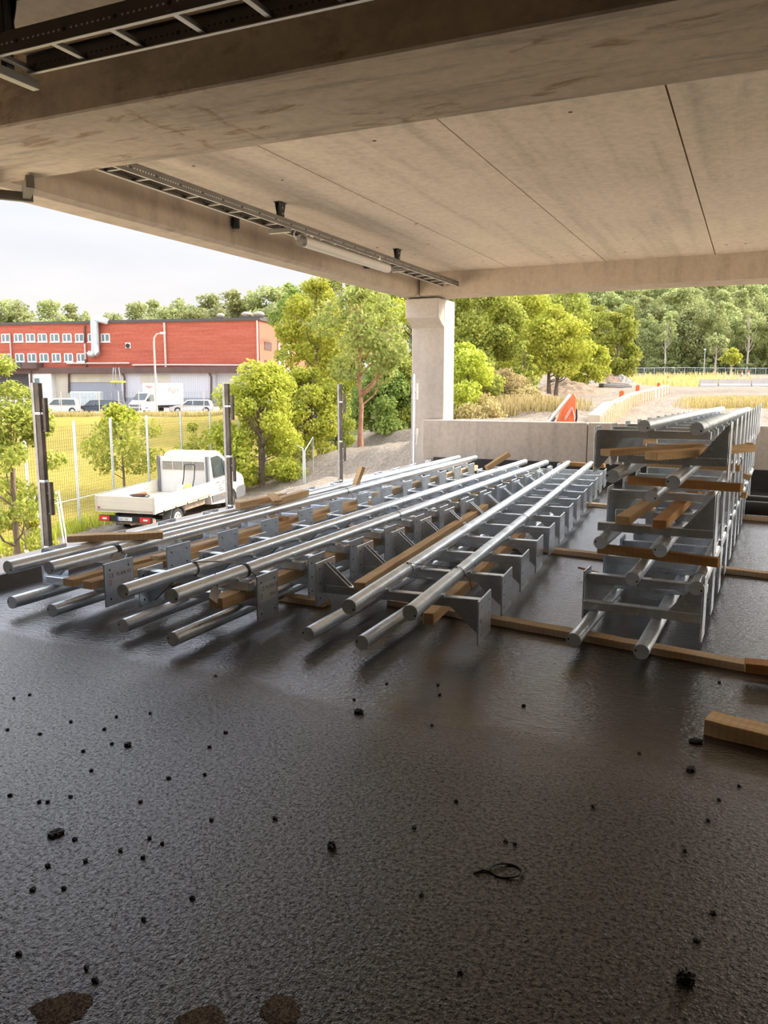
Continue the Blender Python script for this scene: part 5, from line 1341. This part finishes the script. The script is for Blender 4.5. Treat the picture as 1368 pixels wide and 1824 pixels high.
def box_truck():
    p = on_ground(280, 87.5)
    vd = Vector((p.x, p.y, 0)).normalized(); r = Vector((vd.y, -vd.x, 0)); hd = (-r * .70 - vd * .71)
    root = empty('box_truck', (p.x, p.y, p.z), (0, 0, math.atan2(-hd.x, hd.y)))
    tag(root, 'white box truck with a red script name parked before the factory', 'truck')
    # y forward; the wall turned to the viewer is on the left (-x)
    MB().box((-1.05, -2.9, .95), (1.05, 1.15, 3.25)).build('cargo_box', MAT['box_white'], root, bevel=.03)
    mb = MB()
    for x in (-1.05, 1.05): mb.box((x - .015, -2.9, .93), (x + .015, 1.15, 1.0))
    mb.box((-1.05, -2.92, .92), (1.05, -2.86, 1.0)); mb.build('box_edge', MAT['duct'], root)
    vs, fs = text_geo('Pågen', .80)
    sh = [(v[0] + v[1] * .22, v[1]) for v in vs]; wmax = max(a for a, _ in sh)
    mb = MB().add([(-1.066, -.55 - a * 1.75 / wmax, 2.28 + b_ * .95) for a, b_ in sh], fs)
    mb.build('logo', MAT['logo_red'], root)
    vs, fs = text_geo('Pågen', .42); sh = [(v[0] + v[1] * .22, v[1]) for v in vs]; wmax = max(a for a, _ in sh)
    MB().add([(.55 - (a * 1.0 / wmax), 1.166, 2.78 + b_ * .9) for a, b_ in sh], fs).build('logo', MAT['logo_red'], root)
    mb = MB()
    for k in range(3):
        for q in range(9 - 2 * k): mb.box((-1.062, -.75 - q * .16 - .11, 1.75 - k * .16), (-1.055, -.75 - q * .16, 1.82 - k * .16))
    mb.build('small_print', MAT['vent_tan'], root)
    hw = lambda z, y: .98 if z < 1.3 else .98 - .14 * (z - 1.3) / 1.0
    prof = [(1.2, .40), (1.2, 2.1), (1.35, 2.28), (1.9, 2.30), (2.15, 2.2), (2.85, 1.45), (3.25, 1.15), (3.38, .95), (3.42, .38)]
    mb = MB(); vs, fs = shell(prof, hw); mb.add(vs, fs); mb.build('cab', MAT['car_white'], root, bevel=.05, seg=2)
    mb = MB(); mb.add([(-.78, 2.2, 2.17), (.78, 2.2, 2.17), (.90, 2.84, 1.50), (-.90, 2.84, 1.50)], [(0, 1, 2, 3)])
    for s_ in (1, -1): side_panel(mb, [(1.45, 1.35), (1.45, 2.05), (2.05, 2.05), (2.62, 1.45), (2.62, 1.35)], hw, s_, .012)
    mb.build('windows', MAT['glass'], root, (0, .02, .015))
    mb = MB().box((-.75, 3.40, .80), (.75, 3.44, 1.0)); mb.box((-.95, 3.36, .38), (.95, 3.46, .62)); mb.build('grille', MAT['grey_plastic'], root)
    mb = MB()
    for s_ in (1, -1): mb.box((s_ * .78 - .18, 3.30, .82), (s_ * .78 + .18, 3.42, 1.08))
    mb.build('headlight', MAT['rim'], root)
    for s_ in (1, -1):
        MB().box((s_ * 1.12 - .1, 2.3, 1.3), (s_ * 1.12 + .1, 2.38, 1.75)).build('mirror', MAT['grey_plastic'], root)
        wheel(root, s_ * .86, 2.65, .36, .22, s_); wheel(root, s_ * .86, -1.3, .36, .24, s_)
    mb = MB()
    for x in (-.4, .4): mb.box((x - .06, -2.8, .6), (x + .06, 1.3, .8))
    mb.box((-.95, -2.85, .45), (.95, -2.78, .6)); mb.build('chassis', MAT['dark'], root)
box_truck()

# lamp post in front of the factory
p = on_ground(277.5, 84.5); zt = top_z(594.5, 84.5) - p.z; lat = RT.copy()
root = empty('lamp_post', p); tag(root, 'tall pale lamp post with a bent arm in front of the brick wall', 'lamp post')
pts = [(0, 0, 0), (0, 0, zt - 1.0), (.06 * lat.x, .06 * lat.y, zt - .45), (.35 * lat.x, .35 * lat.y, zt - .08), (.8 * lat.x, .8 * lat.y, zt)]
MB().tube(pts, [.11, .09, .085, .08, .07], 10).build('pole', MAT['pipe_pale'], root)
MB().tube([(.75 * lat.x, .75 * lat.y, zt), (1.25 * lat.x, 1.25 * lat.y, zt + .03)], [.11, .10], 8).build('lamp_head', MAT['white'], root)
# step frame and stuff by the hall doors
p = on_ground(209, 97); root = empty('step_ladder', p, (0, 0, fac)); tag(root, 'yellow and dark step frame standing before the hall doors', 'ladder')
MB().tube([(-1.2, 0, 0), (-.4, 0, 5.2)], .07, 6).tube([(.9, 0, 0), (.3, 0, 5.2)], .07, 6).tube([(-.9, .8, 0), (-.3, .3, 5.2)], .06, 6).tube([(-1.0, 0, 1.2), (.8, 0, 1.2)], .05, 6).tube([(-.75, 0, 2.4), (.6, 0, 2.4)], .05, 6).build('frame', MAT['bgrey'], root)
MB().box((-.8, -.2, 3.4), (.7, .8, 3.6)).build('platform', MAT['yellow'], root)
p = on_ground(196, 96); tag(MB().box((-1.6, -.5, 0), (1.5, .5, .55)).box((-1.2, -.4, .55), (.6, .4, 1.1)).build('material_pile', MAT['yellow'], None, p, (0, 0, fac), bevel=.06), 'low ochre pile of material before the hall doors', 'pile')
p = on_ground(153, 97); tag(MB().box((-1.8, -.8, 0), (1.8, .8, 2.4)).build('wrapped_pallet', MAT['duct'], None, p, (0, 0, fac), bevel=.1), 'wrapped pale blue pallet load before the hall doors', 'pallet')

# ================================================================ FENCES
def wire_panel(mb, a, b, z0a, z0b, h, pitch, r, zp=None):
    a, b = Vector((a.x, a.y, 0)), Vector((b.x, b.y, 0)); ln = (b - a).length; n = max(2, int(ln / pitch))
    for i in range(n + 1):
        t = i / n; p_ = a.lerp(b, t); z = z0a + (z0b - z0a) * t; mb.tube([(p_.x, p_.y, z), (p_.x, p_.y, z + h)], r, 3, 0, False)
    k = int(h / (zp or pitch))
    for j in range(k + 1):
        q = h * j / k; mb.tube([(a.x, a.y, z0a + q), (b.x, b.y, z0b + q)], r, 3, 0, False)
root = empty('wire_fence', FL[1]); tag(root, 'tall wire mesh fence running behind the pickup along the meadow', 'fence')
o = FL[1]
for i, (px, d) in enumerate(((-60, 20.4), (37, 22.6), (127, 24.8), (193, 27.1), (258, 29.3), (319, 32.0), (372, 34.2), (425, 36.5), (470, 38.5), (566, 43))):
    p = on_ground(px, d) - o
    MB().tube([p - Vector((0, 0, .2)), p + Vector((0, 0, 3.46))], .045, 8).build('fence_post', MAT['galv'], root)
mb = MB()
for a, b in zip(FL[:-1], FL[1:]): wire_panel(mb, a - o, b - o, a.z - o.z, b.z - o.z, 3.3, .10, .0035)
mb.build('wire_mesh', MAT['wire'], root)
mb = MB()
for a, b in zip(FL[:4], FL[1:5]): mb.tube([a - o + Vector((0, 0, 1.0)), b - o + Vector((0, 0, 1.0))], .012, 6)
mb.build('tension_wire', MAT['galv'], root)
for lab, px, d in (('thin slanting fence brace at the left by the shrub', 51, 22.3), ('thin slanting fence brace right of the largest guard post', 90, 23.2)):
    p = on_ground(px + 6, d - .8); q = on_ground(px - 3, d)
    e_ = MB().tube([(0, 0, 0), Vector((q.x - p.x, q.y - p.y, 1.45))], .022, 6).tube([(.12, 0, 0), Vector((q.x - p.x + .12, q.y - p.y, 1.45))], .022, 6).tube([Vector((q.x - p.x, q.y - p.y, 1.2)) * .8, Vector((q.x - p.x + .15, q.y - p.y, 1.2)) * .8], .015, 6).build('fence_brace', MAT['galv'], None, p); tag(e_, lab, 'brace')
p = on_ground(27, 19.6); root = empty('concrete_block', p); tag(root, 'pale concrete foot block by the small rail at far left', 'block')
MB().prism([(-.28, 0), (.30, 0), (.06, .36), (-.16, .38)], 'y', -.2, .2).build('body', MAT['column'], root, bevel=.02)
p = on_ground(7, 19.2); e_ = MB().tube([(0, 0, 0), (-.04, 0, 1.25)], .03, 8).tube([(-.9, 0, 1.22), (-.04, 0, 1.25), (.18, .1, 1.24), (.25, .2, 1.12), (.18, .2, .98)], .025, 8).build('hand_rail', MAT['tray'], None, p); tag(e_, 'small bent hand rail standing at the far left edge', 'rail')
# fence along the parking lot
root = empty('lot_fence', on_ground(140, 79.8)); tag(root, 'low wire fence along the far edge of the meadow before the cars', 'fence'); o = Vector(root.location)
PP = [on_ground(px, 79.8) for px in (-22, 8, 40, 73, 107, 140.5, 175, 210, 246, 277, 320.5, 362, 404, 440)]
for p in PP: MB().tube([p - o, p - o + Vector((0, 0, 2.5))], .05, 6).build('fence_post', MAT['pipe_pale'], root)
mb = MB()
for a, b in zip(PP[:-1], PP[1:]): wire_panel(mb, a - o, b - o, a.z - o.z, b.z - o.z, 2.4, .28, .006, .2)
mb.build('wire_mesh', MAT['tray'], root)
# site fence panels
def site_panel(root, a, b, h, o):
    mb = MB(); a, b = a - o, b - o
    mb.tube([a, a + Vector((0, 0, h)), b + Vector((0, 0, h)), b], .022, 6); mb.build('frame', MAT['galv'], root)
    mb = MB(); wire_panel(mb, a, b, a.z, b.z, h, .20, .004); mb.build('wire_mesh', MAT['tray'], root)
for lab, a, b in (('site fence panel in the bushes on the gravel bank, left one', (508, 33), (538, 30.5)), ('short site fence panel end on the gravel bank, right one', (541, 30), (556, 31.5))):
    A, B = on_ground(*a), on_ground(*b); e_ = empty('site_fence', A); tag(e_, lab, 'fence', None); site_panel(e_, A, B, 1.35, A)
root = empty('site_fence', on_ground(1200, 168)); tag(root, 'long row of site fence panels in front of the dark wood', 'fence'); o = Vector(root.location)
fp = [on_ground(x, 168) for x in range(1128, 1420, 18)]
for a, b in zip(fp[:-1], fp[1:]):
    mb = MB(); A, B = a - o, b - o; h = 1.5
    mb.tube([A, A + Vector((0, 0, h)), B + Vector((0, 0, h)), B], .05, 5); wire_panel(mb, A, B, A.z, B.z, h, .5, .010, .35); mb.build('panel', MAT['galv'], root)
p = on_ground(1252, 166); tag(MB().tube([(0, 0, 0), (0, 0, 5.2)], .09, 6).box((-.25, -.2, 5.1), (.25, .2, 5.35)).build('mast', MAT['galv'], None, p), 'thin grey mast in front of the dark wood', 'mast')

# ================================================================ RIGHT-HAND BUILDING SITE
# orange lifting arm showing over the parapet
D0 = 25.0
root = empty('orange_machine', on_ground(1000, D0)); tag(root, 'orange machine arm with a bright steel ram behind the parapet', 'machine'); o = Vector(root.location)
def q3(x, y, d=D0): return at_d(x, y, d) - o
arm = MB(); A = [q3(*p_) for p_ in ((990, 756), (999, 732), (1013, 706), (1021, 701), (1025, 708), (1024, 734), (1022, 760))]
nrm = FW * .26
n = len(A); arm.add([a - nrm * .5 for a in A] + [a + nrm * .5 for a in A], [tuple(range(n)), tuple(range(n, 2 * n))[::-1]] + [(i, n + i, n + (i + 1) % n, (i + 1) % n) for i in range(n)])
arm.build('arm', MAT['orange'], root, bevel=.02)
mb = MB().tube([q3(973, 757, D0 - .25), q3(1016, 703, D0 - .25)], .055, 12); mb.build('ram', MAT['bright_steel'], root)
mb = MB().tube([q3(976, 760, D0 - .1), q3(985, 742, D0 - .1)], .10, 12); mb.build('ram_sleeve', MAT['tray'], root)
for k in range(4): MB().tube([q3(1001 + k * 2, 745 + k, D0 - .2), q3(1008 + k * 2, 730 + k * 2, D0 - .28), q3(1016 + k, 724 + k, D0 - .28), q3(1023, 730 + k * 4, D0 - .22), q3(1024, 756, D0 - .2)], .014, 6).build('hose', MAT['orange'] if k < 2 else MAT['pipe_pale'], root)
MB().tube([q3(1021, 722), q3(1027, 730), q3(1027, 745), q3(1024, 756)], .03, 8).build('cable', MAT['black'], root)
MB().box((-.9, .3, -.4), (.5, 1.6, .0)).build('base', MAT['orange'], root, bevel=.05)
# long low form wall
LWP = [(1060, 775, 21.5), (1085, 756, 26.5), (1100, 741, 31), (1117, 730, 36.5), (1138, 717, 43), (1160, 707, 51), (1188, 699, 62)]
wp = [at_d(x, HOR, d) for x, y, d in LWP]; wt = [top_z(y, d) for (x, y, d) in LWP]
gz = [ground_z(p_.x, p_.y) for p_ in wp]
mb = MB(); vs = []; fs = []
for i, p_ in enumerate(wp):
    t = (wp[min(i + 1, 6)] - wp[max(i - 1, 0)]).normalized(); nn = Vector((t.y, -t.x, 0)) * .16
    zt = gz[i] + .62
    for s_, z in ((-1, gz[i] - .2), (1, gz[i] - .2), (1, zt), (-1, zt)): vs.append((p_.x + nn.x * s_, p_.y + nn.y * s_, z))
for i in range(6):
    for k in range(4): fs.append((i * 4 + k, i * 4 + (k + 1) % 4, i * 4 + 4 + (k + 1) % 4, i * 4 + 4 + k))
fs += [(3, 2, 1, 0), (24, 25, 26, 27)]
mb.add(vs, fs)
root = empty('form_wall', (0, 0, 0)); tag(root, 'long low pale formwork wall running along the gravel track', 'low wall'); mb.build('wall_body', MAT['form'] if 'form' in MAT else plain('pale_formwork', (.58, .49, .35), .85, 0, .12, 2), root)
studs = MB()
for i in range(6):
    for t in np.linspace(0, 1, 6):
        c_ = wp[i].lerp(wp[i + 1], t); t_ = (wp[i + 1] - wp[i]).normalized(); nn = Vector((t_.y, -t_.x, 0)); g = gz[i] + (gz[i + 1] - gz[i]) * t
        MBx = Matrix((t_, nn, Vector((0, 0, 1)))).transposed().to_4x4(); MBx.translation = Vector((c_.x, c_.y, g))
        studs.box((-.05, .16, -.1), (.05, .26, .60), 0, MBx)
studs.build('stud', MAT['timber_pale'], root)
def marker(label, px, py, D, h=.4, cone=False):
    p_ = on_ground(px, D)
    if cone:
        root = empty('traffic_cone', p_); tag(root, label, 'cone', 'traffic cones')
        MB().lathe([(.30, .05), (.26, .08), (.10, .95), (.06, 1.15)], 12).build('cone', MAT['orange'], root); MB().box((-.42, -.42, 0), (.42, .42, .06)).build('foot', MAT['orange'], root); MB().lathe([(.205, .45), (.16, .70)], 12, 0).build('white_band', MAT['white'], root)
    else:
        tag(MB().box((-.11, -.05, 0), (.11, .05, h)).box((-.03, -.03, -.1), (.03, .03, h + .05)).build('marker_stake', MAT['orange'], None, p_), label, 'stake', 'orange marker stakes')
marker('orange marker beside the near half of the formwork wall', 1108, 729, 39.0, .75); marker('orange marker near the middle of the formwork wall', 1136, 713, 47.0, .85); marker('small orange marker at the far end of the formwork wall', 1173, 700, 61, .8)
marker('left of two orange cones by the far fence', 1320, 672, 139, cone=True); marker('right of two orange cones by the far fence', 1332, 671, 141, cone=True); marker('lone orange cone on the grass by the heaps', 1189, 688, 92, cone=True)
# concrete barriers
for i, (x0, x1, D) in enumerate(((1245, 1277, 82), (1278, 1336, 82), (1337, 1402, 82))):
    a, b = on_ground(x0, D), on_ground(x1, D - 2 * i * 0); d_ = b - a; ln = d_.length; z_ = max(a.z, b.z) - .02
    e_ = MB().prism([(-.3, -.2), (.3, -.2), (.3, .15), (.14, .35), (.10, .78), (-.10, .78), (-.14, .35), (-.3, .15)], 'x', .05, ln - .05).build('concrete_barrier', MAT['column'], None, (a.x, a.y, z_), (0, 0, math.atan2(d_.y, d_.x)))
    tag(e_, ('short pale concrete barrier, leftmost of the row', 'long pale concrete barrier in the middle of the row', 'pale concrete barrier running out at the right edge')[i], 'barrier', 'concrete barriers')
a, b = on_ground(1302, 76), on_ground(1400, 112); d_ = b - a
# heaps
def heap(label, px, D, r, h, mat):
    p_ = on_ground(px, D); rnd = random.Random(px); bm = bmesh.new()
    bmesh.ops.create_grid(bm, x_segments=26, y_segments=26, size=1.0)
    for v in bm.verts:
        q = min(1, v.co.length); v.co.z = (h + .45) * (max(0, 1 - q) ** .85) * (1 + rnd.uniform(-.15, .15)) - .15; v.co.x *= r; v.co.y *= r
    me = bpy.data.meshes.new('gravel_heap'); bm.to_mesh(me); bm.free(); me.materials.append(mat)
    tag(obj('gravel_heap', me, None, p_ - Vector((0, 0, .45))), label, 'heap', 'gravel heaps')
MAT['brown_heap'] = ground_mat('brown_soil', [(.21, .145, .095), (.31, .22, .15), (.40, .30, .21)], 2, .5, .3); MAT['grey_heap'] = ground_mat('grey_gravel', [(.26, .23, .20), (.36, .32, .28), (.45, .40, .345)], 2, .5, .4)
heap('brown soil heap, left of the two by the columnar tree', 1077, 84, 2.4, 1.5, MAT['brown_heap']); heap('grey gravel heap, right of the two by the columnar tree', 1105, 86, 2.6, 1.1, MAT['grey_heap']); heap('grey rubble heap under the round olive tree', 1053, 82, 2.2, 1.0, MAT['grey_heap']); heap('low dirt bank at the foot of the forked tree', 1010, 66, 4.2, 1.0, MAT['brown_heap'])
heap('overgrown earth mound right of the column', 893, 46, 4.0, 1.3, MAT['brown_heap'])
p = on_ground(1094, 76); tag(MB().box((-1.3, -.7, .0), (1.5, .7, .35)).box((-.6, -.5, .3), (1.3, .5, .5)).build('concrete_slab', MAT['grey_heap'], None, p, (0, .06, .5), bevel=.05), 'pale concrete slab lying on the track by the heaps', 'slab')
# boulders at the foot of the bank
for i, (px, D, r) in enumerate(((836, 31, .34), (846, 30.5, .22), (872, 33, .26), (880, 34, .18))):
    p_ = on_ground(px, D); bm = bmesh.new(); bmesh.ops.create_icosphere(bm, subdivisions=2, radius=r); rnd = random.Random(i)
    for v in bm.verts: v.co *= 1 + rnd.uniform(-.2, .2); v.co.z *= .7
    me = bpy.data.meshes.new('boulder'); bm.to_mesh(me); bm.free(); me.materials.append(MAT['grey_heap'])
    tag(obj('boulder', me, None, (p_.x, p_.y, p_.z + r * .3)), ('largest pale boulder at the right foot of the column', 'small boulder beside the largest one', 'boulder among the weeds under the mound', 'smallest boulder under the mound')[i], 'boulder', 'boulders at the bank')
# boards lying on the bank
for lab, a, b in (('lower of two thin boards lying on the gravel bank', (646, 830), (671, 827)), ('upper of two thin boards lying on the gravel bank', (655, 826), (674, 825))):
    pa, pb = on_ground(a[0], 24.5 if 'lower' in lab else 25.2), on_ground(b[0], 24.8 if 'lower' in lab else 25.4); beam_between('timber_board', lab, (pa.x, pa.y, max(pa.z, pb.z) + .02), (pb.x, pb.y, max(pa.z, pb.z) + .02), .12, .03)
